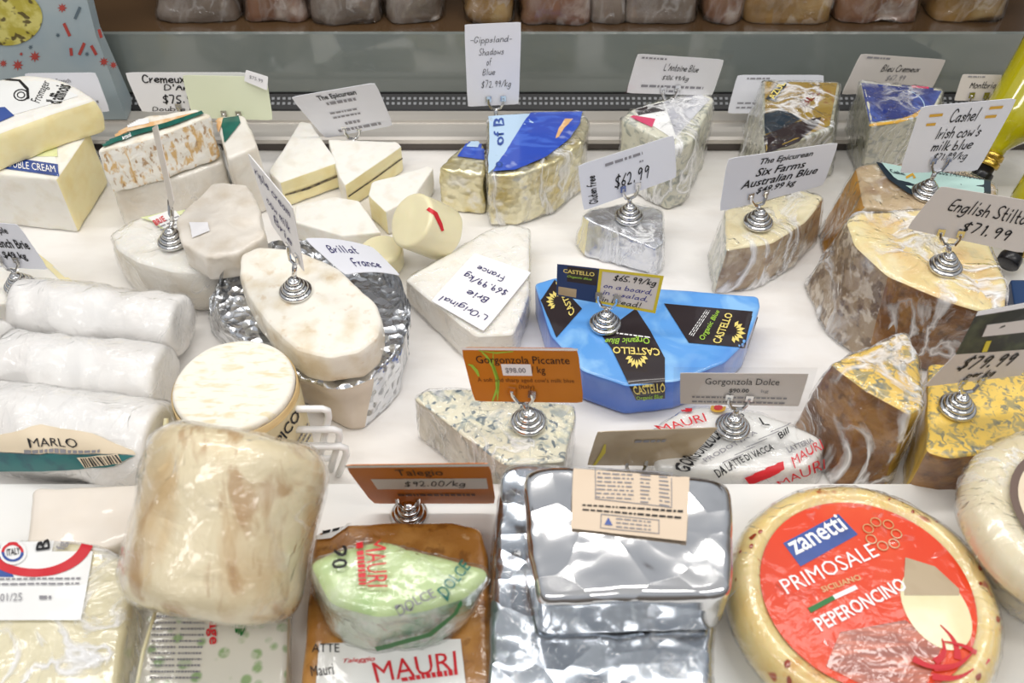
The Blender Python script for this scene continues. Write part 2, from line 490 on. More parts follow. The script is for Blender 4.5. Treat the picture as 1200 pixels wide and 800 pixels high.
def card(name, label, q, pt, m, yaw=0, tilt=12, lines=(), bend=0.0, rim=None, w=.25, cat='price card', group='price cards in the cheese display', th=.0006, flat=None, rnd=.06, panels=()):
    """q: the four corners TL TR BR BL; pt: a point of the card's plane; lines: (text, font, (u0,v0,u1,v1), material)"""
    if flat is not None:
        n = Vector((0, 0, 1)); c = [P(p[0], p[1], flat) for p in q]
    else:
        n, c = best_plane(q, Vector(pt), yaw, tilt, w)
    def at(u, v, off=0):
        p = (c[0] * (1 - u) + c[1] * u) * (1 - v) + (c[3] * (1 - u) + c[2] * u) * v
        return p + n * (off + bend * (1 - (2 * u - 1) ** 2))
    ctr = at(.5, .5); low = min(c, key=lambda p: p.z)
    root = thing(name, label, cat, Vector((ctr.x, ctr.y, low.z)), group)
    # rounded outline
    asp = (c[1] - c[0]).length / max((c[3] - c[0]).length, 1e-4)
    rv = rnd; ru = rnd / asp
    pts = []
    for (cu, cv, a0) in ((1 - ru, rv, -90), (1 - ru, 1 - rv, 0), (ru, 1 - rv, 90), (ru, rv, 180)):
        for k in range(4):
            a = R(a0 + 30 * k); pts.append((cu + ru * cos(a), cv + rv * sin(a)))
        nu = 6
    # dense grid rows between left and right borders, so that a bend shows
    NX, NY = 16, 6
    uv, Fc = grid(NX, NY)
    def rounded(u, v):
        du = min(u, 1 - u); dv = min(v, 1 - v)
        if du < ru and dv < rv:
            fx = (ru - du) / ru; fy = (rv - dv) / rv; L = math.hypot(fx, fy); mx_ = max(fx, fy)
            k = mx_ / L
            u2 = ru - fx * k * ru; v2 = rv - fy * k * rv
            u = u2 if u < .5 else 1 - u2; v = v2 if v < .5 else 1 - v2
        return u, v
    uv = [rounded(*x) for x in uv]
    K = len(uv)
    V = [at(u, v, 0) for u, v in uv] + [at(u, v, -th) for u, v in uv]
    F2 = [tuple(f) for f in Fc] + [tuple(reversed([i + K for i in f])) for f in Fc]
    brd = [j for j in range(NX)] + [j * (NX + 1) + NX for j in range(NY)] + [NY * (NX + 1) + NX - j for j in range(NX)] + [(NY - j) * (NX + 1) for j in range(NY)]
    for a, b in zip(brd, brd[1:] + brd[:1]): F2.append((a, b, b + K, a + K))
    mesh('paper', V, F2, m, root, False)
    for (u0, v0, u1, v1, pm, *nm) in panels:
        uv2, f3 = grid(8, 4)
        mesh(nm[0] if nm else 'printed_panel', [at(u0 + (u1 - u0) * u, v0 + (v1 - v0) * v, .0003) for u, v in uv2], f3, pm, root, False)
    for i, ln in enumerate(lines):
        text, font, bx, lm = ln[:4]
        V2, f2 = shape2d(text, font, i, ln[4] if len(ln) > 4 else .55)
        U = unit(V2)
        if len(bx) == 4: q2 = [(bx[0], bx[1]), (bx[2], bx[1]), (bx[2], bx[3]), (bx[0], bx[3])]
        else: q2 = [(bx[k], bx[k + 1]) for k in (0, 2, 4, 6)]
        mesh('lettering', [at(*bil(q2, u, v), .0006) for u, v in U], f2, lm, root, False)
    CARDS[name] = (n, c)
    return n, c, at
def holder(label, base, top, n, group='silver coil card holders', rad=.0155, clips=True, wide=.0085, lean=None):
    """stepped coil base, stem and two flat clips gripping the card"""
    base = Vector(base); top = Vector(top)
    root = thing('card_holder', label, 'card holder', base, group)
    ch = MATS['chrome']
    prof = []
    for i, (r_, z) in enumerate(((1, 0), (.80, .0040), (.60, .0080), (.40, .0120))):
        rr = rad * r_
        for a in range(-90, 91, 30): prof.append((rr - .0026 + .0026 * cos(R(a)), z + .0026 + .0026 * sin(R(a))))
    prof.append((.0036, .0172)); prof.append((.003, .019))
    V, Fc, _ = lathe(base, Vector((0, 0, 1)), [(prof[0][0] * .5, 0)] + prof, n=32)
    mesh('coil_base', V, Fc, ch, root)
    up = (top - base).normalized(); s0 = base + Vector((0, 0, .014))
    fork = base.lerp(top, 1) - up * .010
    V, Fc = tube_vf([s0, fork], .0024, 10)
    mesh('stem', V, Fc, ch, root)
    side = n.cross(Vector((0, 0, 1))).normalized()
    if clips:
        for s in (-1, 1):
            a = fork; b = fork + side * s * wide * .6 + up * .003 + n * .002; c_ = top + side * s * wide + n * .0016; d = c_ + up * .006
            V, Fc = tube_vf([a, b, c_, d], .0017, 6)
            o = len(V)
            v2 = n.cross(side).normalized()
            for dz in (.0005, .0018):
                for (sx, sy) in ((-1, -1), (1, -1), (1, 1), (-1, 1)):
                    V.append(d + side * sx * .0032 + v2 * sy * .0036 + n * (dz - .0012))
            Fc += [(o, o + 3, o + 2, o + 1), (o + 4, o + 5, o + 6, o + 7)] + [(o + i, o + (i + 1) % 4, o + 4 + (i + 1) % 4, o + 4 + i) for i in range(4)]
            mesh('clip', V, Fc, ch, root, False)
    return root
# ------------------------------------------------------------------ the materials of the place
mat('liner', 'f1eeea', [('n', 14, 3, .45, .75, 'e3ddd6', (1, 3, 1), .6)], .38, [('n', 9, 4, .5, .010), ('r', 13, 3, .45, .005)], spec=.5)
mat('steel', 'd6d0c8', [('n', 30, 3, .4, .7, 'bab3aa', (.05, 1, 1), .6)], .3, metal=.35)
mat('steel_shade', '5e5854', (), .35, metal=.7)  # recess shade below the back ledge, put into the steel colour
mat('black_vent', '141416', (), .4)
mat('vent_hole', '8b8d90', (), .4)
mat('glass_panel', '7c837f', [('n', 3, 2, .3, .7, '686f6b', (.3, 1, 1), .7)], .10, spec=.9, coat=.6)
mat('brown_shelf', '4e3a26', [('n', 4, 3, .4, .7, '3a2b1d', (.5, 2, 1))], .22, coat=.4)
mat('brown_wall', '5b4631', [('n', 5, 3, .4, .7, '47351f')], .5)
mat('platform', 'f3f1ed', [('n', 12, 3, .45, .8, 'e2e6e6', None, .6)], .3)
mat('chrome', 'd8d8d8', (), .13, metal=1)
mat('ink', '17161a', (), .6); mat('ink_blue', '22258c', (), .6); mat('ink_grey', '8f8d92', (), .7); mat('ink_violet', '2f2a66', (), .6)
mat('gold_ink', 'd9a732', (), .45); mat('white_ink', 'fbfaf8', (), .5); mat('red_ink', 'd2232f', (), .45); mat('green_ink', '2f7a3e', (), .5)
mat('gold_leaf', 'ecd87a', (), .4); mat('lime_ink', '9fca45', (), .5); mat('brown_ink', '6b3c12', (), .6)
mat('card_white', 'f4f3f5', (), .5); mat('card_cool', 'e6e7ee', (), .5); mat('card_warm', 'd9d2cd', (), .4); mat('card_green', 'e9efd2', (), .5)
mat('card_orange', 'c97a1c', [('n', 40, 2, .4, .8, 'b96a12', None, .5)], .38); mat('card_brown', 'cf730e', (), .5, spec=.25); mat('card_tan', 'b7a281', [('n', 30, 2, .4, .7, 'a38a66')], .3, coat=.5)
mat('card_black', '272a24', [('n', 60, 3, .5, .7, '4a5038')], .35); mat('card_navy', '243a66', (), .4); mat('card_yellow', 'd8c43a', (), .5)
# cheese
mat('bloom', 'f3f0e8', [('n', 55, 5, .5, .75, 'e4dccb', None, .7)], .75, [('n', 160, 4, .35, .0012)], sss=.1)
mat('bloom_cream', 'f5f0e4', [('n', 40, 5, .45, .7, 'd9c7a4', None, .7), ('n', 90, 3, .6, .75, 'c9a877', None, .5)], .7, [('n', 120, 4, .4, .0015)], coat=.35, coatbump=(40, .8, .006, (1, 1, 1)))
mat('bloom_wrapped', 'ece7dd', [('n', 30, 5, .45, .72, 'd8cbb6', None, .7)], .5, [('n', 60, 4, .4, .002)], coat=.6, coatbump=(30, .9, .006, (1, 1, 1)))
mat('bloom_lined', 'f4efe2', [('n', 60, 3, .52, .68, 'e2d2a6', (1, 3.2, 1), .8, .6)], .65, [('n', 70, 3, .4, .002)])
mat('paste_yellow', 'f6eab8', [('n', 50, 3, .45, .75, 'ecd996', None, .7)], .45, [('n', 130, 3, .2, .001)], sss=.15, coat=.25)
mat('paste_pale', 'f0e6b8', [('n', 60, 3, .45, .75, 'e9dca6', None, .6)], .4, sss=.15, coat=.4)
mat('truffle_line', '4a4238', [('n', 200, 2, .45, .6, '8a7d5c')], .7)
mat('crust', 'f6f2e8', [('n', 95, 5, .50, .60, 'd9b06c', (1.4, 1.4, .55), .9, .6), ('n', 150, 4, .57, .66, 'a87a3c', (1.3, 1.3, .6), .8), ('n', 70, 4, .54, .62, 'fbf9f3', None, .95)], .65, [('n', 90, 5, .6, .003)], coat=.3)
mat('paper_wrap', 'e8e1d6', [('n', 40, 4, .45, .7, 'cdbfaa', None, .7), ('r', 42, 2, .75, 1.0, 'a8927c', (1, 1, 1), .7)], .45, [('r', 42, 3, .8, .004)], coat=.5)
mat('veined', 'dcdac6', [('n', 75, 4, .52, .62, '8e958d', None, .8, 1.2), ('r', 60, 3, .62, .85, '6d7a80', None, .55)], .4, [('n', 100, 3, .3, .001)], coat=.8, coatbump=(26, .9, .006, (1, 1, .4)))
mat('veined_dark', 'b8b69f', [('n', 80, 4, .5, .62, '737a70', None, .85, 1.2)], .4, [('n', 100, 3, .3, .001)], coat=.8, coatbump=(26, .9, .006, (1, 1, .4)))
mat('gorgonzola', 'ebe6cd', [('n', 60, 4, .52, .62, 'a3afae', None, .85, 1.4), ('n', 110, 4, .55, .62, '4f6474', None, .9, 1.2), ('n', 60, 3, .58, .7, 'efe9c6', None, .7)], .35, [('n', 90, 4, .35, .0015)], coat=.7, coatbump=(30, .8, .005, (1, 1, 1)))
mat('gorgonzola_side', 'c9c2af', [('n', 40, 4, .45, .65, '9d9683', (1, 1, .5), .8), ('n', 80, 4, .56, .66, '77776c', None, .7, 1.4)], .4, coat=.8, coatbump=(24, 1, .008, (1, 1, .6)))
mat('cream_top', 'ece2bf', [('n', 35, 4, .48, .7, 'd9c48c', None, .6)], .4, [('n', 80, 3, .3, .001)], coat=.6, coatbump=(34, .7, .005, (.5, 2, 1)), sss=.1)
mat('rind_tan', 'c5ae8a', [('n', 35, 5, .42, .62, '94765a', (1, 1, 1.6), .8), ('n', 55, 5, .55, .7, 'ece3cf', None, .9)], .5, [('n', 70, 5, .5, .003)], coat=.7, coatbump=(28, 1, .008, (1, 1, .5)))
mat('rind_brown', '7c5026', [('n', 28, 5, .42, .6, 'a97a3e', None, .9, .8), ('n', 80, 4, .52, .66, '5a3a20', None, .7), ('r', 26, 4, .85, 1.15, 'd9cbb4', (1, 1, .7), .75, 1)], .5, [('n', 60, 5, .6, .004)], coat=.8, coatbump=(24, 1, .010, (1, 1, .6)))
mat('rind_grey', 'a08868', [('n', 60, 4, .47, .56, '6b5236', None, .9), ('n', 100, 4, .52, .62, 'd5c7b2', None, .8)], .5, [('n', 90, 4, .5, .003)], coat=.8, coatbump=(26, 1, .008, (1, 1, .6)))
mat('stilton_top', 'f2e0a6', [('n', 22, 4, .46, .66, 'e6ba74', None, .75), ('n', 26, 3, .66, .76, '9fb0a0', None, .55), ('n', 40, 3, .55, .75, 'f6eecb', None, .7)], .4, [('n', 60, 3, .25, .001)], coat=.6, coatbump=(30, .8, .005, (1, 1, 1)), sss=.1)
mat('shropshire', 'f1cb5e', [('n', 95, 4, .52, .60, '9a9370', (1, 1, 1), .85, 1.2), ('n', 140, 3, .56, .63, '5f6e70', None, .8, 1), ('n', 40, 3, .5, .7, 'f3cf6a', None, .6)], .4, [('n', 90, 4, .3, .0015)], coat=.6, coatbump=(34, .9, .005, (1, 1, 1)))
mat('amber_film', 'c58b10', [('n', 30, 4, .45, .65, '94600a', (1, 1, .4), .8), ('n', 40, 3, .58, .7, 'd7bd79', (1, 1, .5), .7)], .3, coat=1, coatbump=(26, 1, .010, (1, 1, .3)))
mat('yellow_cut', 'd7b44e', [('n', 30, 4, .45, .65, 'ae8a30', (1, 1, .4), .7)], .4, coat=.8, coatbump=(26, 1, .008, (1, 1, .4)))
mat('brown_rind', 'a8702e', [('n', 40, 5, .45, .62, 'c48d47', None, .8), ('n', 90, 4, .56, .66, '7c4b19', None, .7), ('n', 55, 5, .62, .7, 'e9cfa6', None, .6)], .35, [('n', 70, 5, .5, .003)], coat=.9, coatbump=(40, 1, .006, (1, 1, 1)))
mat('drum_rind', 'eedfba', [('n', 16, 5, .46, .64, 'd4b078', (1.6, .6, .6), .8, .7), ('n', 26, 5, .55, .64, 'b07f43', (1.6, .7, .7), .65, .8), ('n', 14, 3, .56, .7, 'f0e6d0', None, .7), ('n', 9, 3, .60, .72, 'b9b1a4', None, .6)], .42, [('n', 50, 5, .5, .003)], coat=.9, coatbump=(30, .8, .006, (1, 1, 1)))
mat('primosale', 'f5dfa0', [('n', 20, 4, .45, .7, 'ebc56c', None, .7), ('n', 38, 2, .64, .68, 'b8481a', None, .9), ('n', 30, 3, .60, .70, 'd98f38', None, .6)], .28, [('n', 30, 3, .3, .002)], coat=1, coatbump=(32, 1, .008, (1, 1, .4)), sss=.3)
mat('pale_wheel', 'eee3c4', [('n', 22, 4, .45, .7, 'dfcd9c', None, .6)], .3, coat=.9, coatbump=(22, .8, .008, (1, 1, .4)), sss=.15)
mat('mozzarella', 'f0e7bf', [('n', 30, 3, .45, .75, 'e9dfb8', None, .6)], .38, coat=.5, sss=.15)
# wrapping
mat('foil', 'dcdcdd', (), .13, [('v', 24, 0, .5, .010), ('r', 12, 2, .45, .007)], metal=1)
mat('foil_crumpled', 'dfe1e4', (), .2, [('v', 95, 0, .9, .0035), ('r', 50, 2, .5, .002)], metal=.95)
mat('foil_fine', 'e2e4e8', (), .24, [('r', 60, 3, .6, .0022)], metal=.8)
mat('foil_cool_shade', 'c3cad2', (), .18, [('v', 34, 0, .6, .008), ('r', 20, 2, .5, .005)], metal=1)  # foil tinted with the cool shade on the lower brick
mat('foil_gold', 'e6dfbc', [('n', 30, 3, .45, .65, 'cdb865', None, .8), ('n', 45, 3, .54, .66, 'eeece2', None, .9)], .24, [('v', 110, 0, .6, .003), ('r', 60, 3, .6, .003)], metal=.6, coat=.5, coatbump=(30, 1, .006, (1, 1, .4)))
mat('paper_white', 'f3f1ee', [('n', 18, 3, .45, .75, 'e6dfd8', None, .6)], .45, [('v', 26, 0, .5, .008), ('r', 24, 2, .3, .004)], coat=.35)
mat('paper_fold', 'd9cdbd', [('n', 20, 3, .4, .7, 'c4b7a7', None, .6)], .5, [('n', 30, 3, .3, .002)])
mat('label_white', 'f4f4f2', [('n', 30, 2, .45, .8, 'e8e8e6', None, .5)], .4, coat=.3); mat('label_cream', 'ead9bd', (), .45); mat('label_beige', 'e2cdb4', (), .5)
mat('label_blue', '2c4e9c', [('n', 30, 3, .5, .7, '1f3a80', None, .7)], .35, coat=.5); mat('label_royal', '3050b8', [('n', 26, 4, .5, .6, '4a6fd0', (1, 2.5, 1), .8, 1), ('n', 34, 3, .62, .7, 'b9c4ea', None, .8)], .3, coat=.6)
mat('label_sky', 'b9d3ea', (), .35, coat=.4); mat('label_green', '1f6a5c', [('n', 50, 3, .45, .7, '174f47')], .35, coat=.5); mat('label_peach', 'e3b37c', [('n', 60, 3, .5, .65, 'f2d8b4')], .45)
mat('label_lime', 'e3e8b4', [('n', 60, 3, .5, .65, 'c6d484')], .5, coat=.3); mat('label_mint', 'bfe0d8', (), .4, coat=.4); mat('label_ink', '20303c', (), .4, coat=.4)
mat('label_gold', 'c9a94f', [('n', 30, 3, .5, .7, 'e8d590', None, .8), ('n', 60, 3, .6, .68, 'a94f3c', None, .6)], .25, metal=.5, coat=.6, coatbump=(30, 1, .006, (1, 1, 1)))
mat('label_navyblue', '23367f', [('n', 24, 3, .52, .66, '4a64b4', (2, 1, 1), .8)], .3, coat=.8, coatbump=(30, .9, .005, (1, 1, 1)))
mat('label_pink', 'd2436a', (), .4, coat=.4); mat('silver_print', 'dcdde2', [('n', 40, 4, .45, .62, 'b9bac4', None, .8), ('n', 90, 3, .58, .66, 'fafafc', None, .9)], .3, [('r', 50, 3, .5, .002)], metal=.3, coat=.6); mat('label_teal', '2f7474', [('n', 60, 3, .5, .65, '2a5f68')], .4); mat('label_rust', '7a2c22', (), .5)
mat('label_red', 'e4431d', [('n', 16, 3, .45, .7, 'ea6038', None, .6)], .35, coat=.3, coatbump=(46, .6, .004, (1, 1, .4)), spec=.25)
mat('label_redbrown', '9a4a34', [('n', 60, 3, .45, .6, 'c8694a', (.4, 3, 1))], .3, coat=1, coatbump=(40, 1, .006, (1, 1, 1)))
mat('castello_blue', '62a4ea', [('n', 22, 3, .5, .66, '93c8f6', None, .9, .8), ('n', 12, 3, .55, .7, '4680d6', None, .6)], .28, coat=.7, coatbump=(18, .7, .008, (1, 1, 1)))
mat('castello_side', '3e6fd0', [('n', 16, 3, .5, .7, '6b9ae6', None, .7)], .28, coat=.7, coatbump=(18, .9, .008, (1, 1, .4)))
mat('castello_black', '2a2023', (), .33, coat=.6)
mat('newsprint', 'ecebe7', [('n', 30, 3, .5, .7, 'dcdad4', None, .6)], .4, coat=.8, coatbump=(26, .8, .006, (1, 1, 1)))
mat('green_paper', 'c2d69a', [('n', 30, 3, .48, .65, 'a4c47e', None, .8), ('n', 18, 4, .58, .7, 'e4e6d4', None, .8)], .35, [('n', 40, 4, .4, .003)], coat=.9, coatbump=(34, 1, .008, (1, 1, 1)))
mat('green_paper_side', 'c9d3ba', [('n', 26, 4, .5, .62, '6ea37c', (1, 1, .4), .8), ('n', 40, 4, .55, .7, 'e9e8de', (1, 1, .4), .9)], .35, [('n', 40, 4, .5, .004)], coat=.9, coatbump=(30, 1, .01, (1, 1, .4)))
mat('block_cream', 'ebe2c0', [('n', 18, 3, .45, .7, 'dacf9f', (1, .4, 1), .6)], .3, [('n', 26, 4, .4, .004)], coat=.9, coatbump=(14, 1, .012, (.6, 1.6, 1)))
mat('block_pale', 'eae0d3', [('n', 22, 3, .45, .7, 'ded0bd', None, .5)], .4, coat=.5)
mat('clover_print', 'e3e0d4', [('v', 80, 0, .40, .24, '86ab6c', None, .85), ('n', 150, 3, .5, .6, 'e3e0d4', None, .5)], .35, coat=.8, coatbump=(22, .9, .008, (1, 1, 1)))
mat('wood_band', 'd3b784', [('n', 50, 3, .45, .7, 'b8965d', (1, 1, 4), .7)], .5)
mat('side_label', 'e6d7ac', [('n', 40, 3, .45, .7, 'd7c391', None, .6)], .5, coat=.3)
mat('white_wire', 'f5f5f4', (), .3, coat=.5)
mat('bag', 'a6b2b6', [('n', 20, 2, .4, .8, '8da3b0', None, .7)], .45); mat('bag_red', 'b0443c', (), .5); mat('bag_dark', '5a6a74', (), .5)
mat('bag_picture', 'b5a83e', [('n', 60, 3, .45, .6, 'd8cf7c', None, .8), ('n', 75, 2, .58, .63, '4a3a1c', None, .9)], .5)
mat('bottle_glass', 'c4bb12', [('n', 8, 2, .4, .7, 'd6cf1d', None, .6)], .12, coat=1, spec=.7, trans=.25)
mat('bottle_gold', 'c9a850', (), .25, metal=.9); mat('bottle_cap', '17171a', (), .3); mat('navy_box', '1f3f6b', (), .4)
mat('mirrored_pack', '77563f', [('n', 14, 4, .45, .65, '6e4a3a', None, .8), ('n', 20, 4, .56, .7, 'b5aca2', None, .8)], .3, coat=1, coatbump=(22, 1, .012, (1, 1, .4)))
mat('mirrored_pack_gold', '7d6038', [('n', 14, 4, .45, .65, '8a6a3a', None, .8), ('n', 20, 4, .56, .7, 'a8946c', None, .7)], .3, coat=1, coatbump=(22, 1, .012, (1, 1, .4)))
mat('mirrored_pack_white', '7d7167', [('n', 14, 4, .45, .65, '5d5146', None, .8)], .3, coat=1, coatbump=(22, 1, .012, (1, 1, .4)))  # dimmed in its colour, like a reflection in the mirror
CLING = film_mat('cling_film', 28, (1, 1, 1), .45, .50, .0018)
CLING_V = film_mat('cling_film_upright', 28, (1, 1, .35), .65, .48, .0018)
CLING_L = film_mat('cling_film_light', 24, (1, 1, 1), .30, .54, .0012, .01)
CLING_C = film_mat('cling_film_clear', 30, (1, 1, .5), .15, .56, .0016, .0)
CLING_S = film_mat('cling_film_streaked', 18, (1, 1, .6), .95, .46, .0022, .01)
def clear_mat(name):
    m = bpy.data.materials.new(name); m.use_nodes = True
    nt = m.node_tree; N = nt.nodes; L = nt.links; N.remove(N['Principled BSDF'])
    gl = N.new('ShaderNodeBsdfGlossy'); gl.inputs['Roughness'].default_value = .05
    tr = N.new('ShaderNodeBsdfTransparent'); tr.inputs[0].default_value = (.93, .93, .93, 1)
    lw = N.new('ShaderNodeFresnel'); thin_ior(N, L, lw)
    a = N.new('ShaderNodeMixShader'); L.new(lw.outputs[0], a.inputs[0]); L.new(tr.outputs[0], a.inputs[1]); L.new(gl.outputs[0], a.inputs[2])
    L.new(a.outputs[0], N['Material Output'].inputs[0]); return m
SLEEVE = clear_mat('clear_sleeve')
m_ = MATS
ZF = .03                                                    # top of the front platform
# ------------------------------------------------------------------ the display case
YB = .321
NX, NYs = 110, 60
V, Fc = [], []
for j in range(NYs + 1):
    for i in range(NX + 1):
        x = -.85 + 1.7 * i / NX; y = -.215 + (YB + .215) * j / NYs
        v = Vector((x, y, 0))
        z = .0011 * noise.noise(Vector((x * 6, y * 22, 1))) + .0010 * (1 - abs(noise.noise(Vector((x * 5 + y * 6, y * 14 - x * 4, 3))))) - .0021
        V.append(Vector((x, y, z)))
Fc = [(j * (NX + 1) + i, j * (NX + 1) + i + 1, (j + 1) * (NX + 1) + i + 1, (j + 1) * (NX + 1) + i) for j in range(NYs) for i in range(NX)]
struct('floor', V, Fc, m_['liner'], True)
def profile(name, pts, m, x0=-.9, x1=.9):
    V = [(x0, y, z) for y, z in pts] + [(x1, y, z) for y, z in pts]; n = len(pts)
    return struct(name, V, [(i, i + 1, i + 1 + n, i + n) for i in range(n - 1)], m)
profile('trim_1', [(YB, -.02), (YB, .011)], m_['steel_shade'])  # riser under the lip, its shade painted in
profile('trim_2', [(YB, .011), (.316, .012), (.316, .0175), (.320, .0195), (.330, .0195), (.331, .0165), (.352, .0175), (.353, .0205), (.371, .0215)], m_['steel'])
profile('trim_3', [(.371, .0215), (.3725, .0235), (.3905, .0335), (.3905, .036)], m_['black_vent'])
V, Fc = [], []
x = -.85
while x < .85:
    for a in (.35, .68):
        y = .3725 + .018 * a; z = .0235 + .010 * a + .0004
        k = len(V)
        V += [(x, y - .0015, z - .0008), (x + .0035, y - .0015, z - .0008), (x + .0035, y + .0015, z + .0008), (x, y + .0015, z + .0008)]
        Fc.append((k, k + 1, k + 2, k + 3))
    x += .0068
struct('trim_4', V, Fc, m_['vent_hole'])
ZT = PY(600, 40, .3915).z
V, Fc = box_vf(-.95, .95, .3915, .3975, .034, ZT); struct('wall_back', V, Fc, m_['glass_panel'])
V, Fc = box_vf(-.95, .95, .3976, 1.0, ZT - .03, ZT - .002); struct('trim_5', V, Fc, m_['brown_shelf'])
V, Fc = box_vf(-.95, .95, 1.0, 1.03, ZT - .03, 1.2); struct('wall_far', V, Fc, m_['brown_wall'])
# front platform
yf = P(600, 567, ZF).y
V, Fc = box_vf(-.85, .85, -.62, yf, -.03, ZF)
struct('trim_6', V, Fc, m_['platform'])
# side walls and the floor under the counter, so the counter does not hang in nothing
for s, nm in ((-1, 'wall_left'), (1, 'wall_right')):
    V, Fc = box_vf(min(s * .85, s * .87), max(s * .85, s * .87), -.62, .39, -.2, .06); struct(nm, V, Fc, m_['steel'])

# ------------------------------------------------------------------ cheese shapes on the shelf above, standing in for mirror reflections
stock = [(402, 36, .085, .07, 'mirrored_pack_white', 'stand-in for a mirrored white cheese on the upper back shelf, left of the middle'), (485, 34, .07, .08, 'mirrored_pack_white', 'stand-in for a mirrored pale cheese on the upper back shelf, above the tall price card'),
         (652, 36, .09, .08, 'mirrored_pack', 'stand-in for a mirrored brown pack with gold glints on the upper back shelf'), (775, 34, .09, .07, 'mirrored_pack_white', 'stand-in for a mirrored milky cheese on the upper back shelf, over the sleeved price card'),
         (925, 34, .11, .08, 'mirrored_pack_gold', 'stand-in for a mirrored golden brown cheese on the upper back shelf'), (1030, 34, .10, .07, 'mirrored_pack', 'stand-in for a mirrored reddish brown cheese on the upper back shelf, right side')]
stock += [(320, 33, .08, .07, 'mirrored_pack', 'stand-in for a mirrored dim brown cheese on the upper back shelf, above the tilted printed card'), (228, 33, .10, .07, 'mirrored_pack_white', 'stand-in for a mirrored dim grey cheese on the upper back shelf, right of the gift bag'),
          (573, 35, .06, .07, 'mirrored_pack_gold', 'stand-in for a mirrored narrow golden cheese on the upper back shelf, near the tall card'), (1140, 33, .09, .07, 'mirrored_pack_gold', 'stand-in for a mirrored golden cheese on the upper back shelf at far right'), (714, 35, .045, .06, 'mirrored_pack_white', 'stand-in for a mirrored narrow grey cheese on the upper back shelf, between two wider ones'), (850, 35, .05, .06, 'mirrored_pack', 'stand-in for a mirrored narrow brown cheese on the upper back shelf, left of the golden one')]
for i, (px, py, wd_, dp, mn, lb) in enumerate(stock):
    c = P(px, py, ZT - .002)
    y0 = c.y + .012
    T = [Vector((c.x + sx * wd_ / 2 * .86, y0 + yy + .012, ZT + .085)) for sx, yy in ((-1, 0), (1, 0), (1, dp * .8), (-1, dp * .8))]
    B = [Vector((c.x + sx * wd_ / 2, y0 + yy, ZT - .002)) for sx, yy in ((-1, 0), (1, 0), (1, dp), (-1, dp))]
    root = thing('mirrored_cheese', lb, 'cheese', Vector((c.x, y0 + dp / 2, ZT - .002)), 'stand-ins for mirrored cheeses on the upper back shelf')
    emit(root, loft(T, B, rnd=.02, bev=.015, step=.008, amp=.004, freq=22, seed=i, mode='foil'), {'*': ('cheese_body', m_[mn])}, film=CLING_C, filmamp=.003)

# patterned gift bag at the back left
bx = [(-60, -40), (92, -40), (112, 40), (138, 108), (-60, 112)]
yb_ = .352
Tq = [PY(x, y, yb_) for x, y in bx]
root = thing('gift_bag', 'pale blue gift bag with red star pattern, before the grey back panel at far left', 'bag', Vector((Tq[4].x + .08, yb_ + .02, .021)))
n = len(Tq)
Tq[3].z = Tq[4].z = .022
V = [Vector(t) for t in Tq] + [Vector((t.x, t.y + .018 + (.016 if t.z < .1 else 0), t.z)) for t in Tq]
mesh('bag_body', V, [tuple(range(n))[::-1], tuple(range(n, 2 * n))] + [(i, (i + 1) % n, (i + 1) % n + n, i + n) for i in range(n)], m_['bag'], root, False)
def bagpt(px, py): p = PY(px, py, yb_); return Vector((p.x, p.y - .0006, p.z))
def star(px, py, r_, m, k=8):
    pts = []
    for i in range(2 * k):
        a = pi * i / k; q = r_ * (1 if i % 2 == 0 else .45)
        pts.append(bagpt(px + q * cos(a), py + q * sin(a)))
    mesh('star_print', pts + [bagpt(px, py)], [(2 * k, (i + 1) % (2 * k), i) for i in range(2 * k)], m, root, False)
for (px, py, r_, mm) in ((73, 9, 6, 'bag_red'), (41, 66, 7, 'bag_red'), (122, 72, 6, 'bag_red'), (133, 76, 5, 'bag_red'), (4, 74, 5, 'bag_red'), (21, 76, 7, 'bag_red'), (68, 41, 3, 'bag_dark'), (36, 55, 3, 'bag_dark'), (25, 63, 2.5, 'bag_red'), (102, 63, 3, 'bag_dark')): star(px, py, r_, m_[mm])
for (x0, y0, x1, y1, mm) in ((75, 27, 82, 42, 'bag_red'), (93, 64, 99, 50, 'bag_red'), (107, 53, 113, 64, 'bag_red'), (83, 56, 84, 65, 'bag_red'), (88, 22, 94, 8, 'bag_dark'), (116, 34, 119, 44, 'bag_red')):
    d = Vector((y1 - y0, x0 - x1)).normalized() * 1.8
    mesh('stick_print', [bagpt(x0 + d.x, y0 + d.y), bagpt(x0 - d.x, y0 - d.y), bagpt(x1 - d.x, y1 - d.y), bagpt(x1 + d.x, y1 + d.y)], [(0, 1, 2, 3)], m_[mm], root, False)
c = (8, 20); pts = [bagpt(c[0] + 42 * cos(2 * pi * k / 40), c[1] + 33 * sin(2 * pi * k / 40)) - Vector((0, .0004, 0)) for k in range(40)]
mesh('picture_print', pts + [bagpt(*c) - Vector((0, .0004, 0))], [(40, k, (k + 1) % 40) for k in range(40)], m_['bag_picture'], root, False)
def ctr(pts, z): 
    q = [P(p[0], p[1], z) for p in pts]; return sum(q, Vector()) / len(q)
def cheese(name, label, top, h, spec, z0=0.0, cat='cheese', group=None, film=None, filmamp=.0012, **kw):
    c = ctr(top, h); root = thing(name, label, cat, Vector((c.x, c.y, z0)), group)
    vft = px_loft(top, h, z0, **kw)
    return root, emit(root, vft, spec, film, filmamp)
WEDGE = 'cheese pieces in the display'
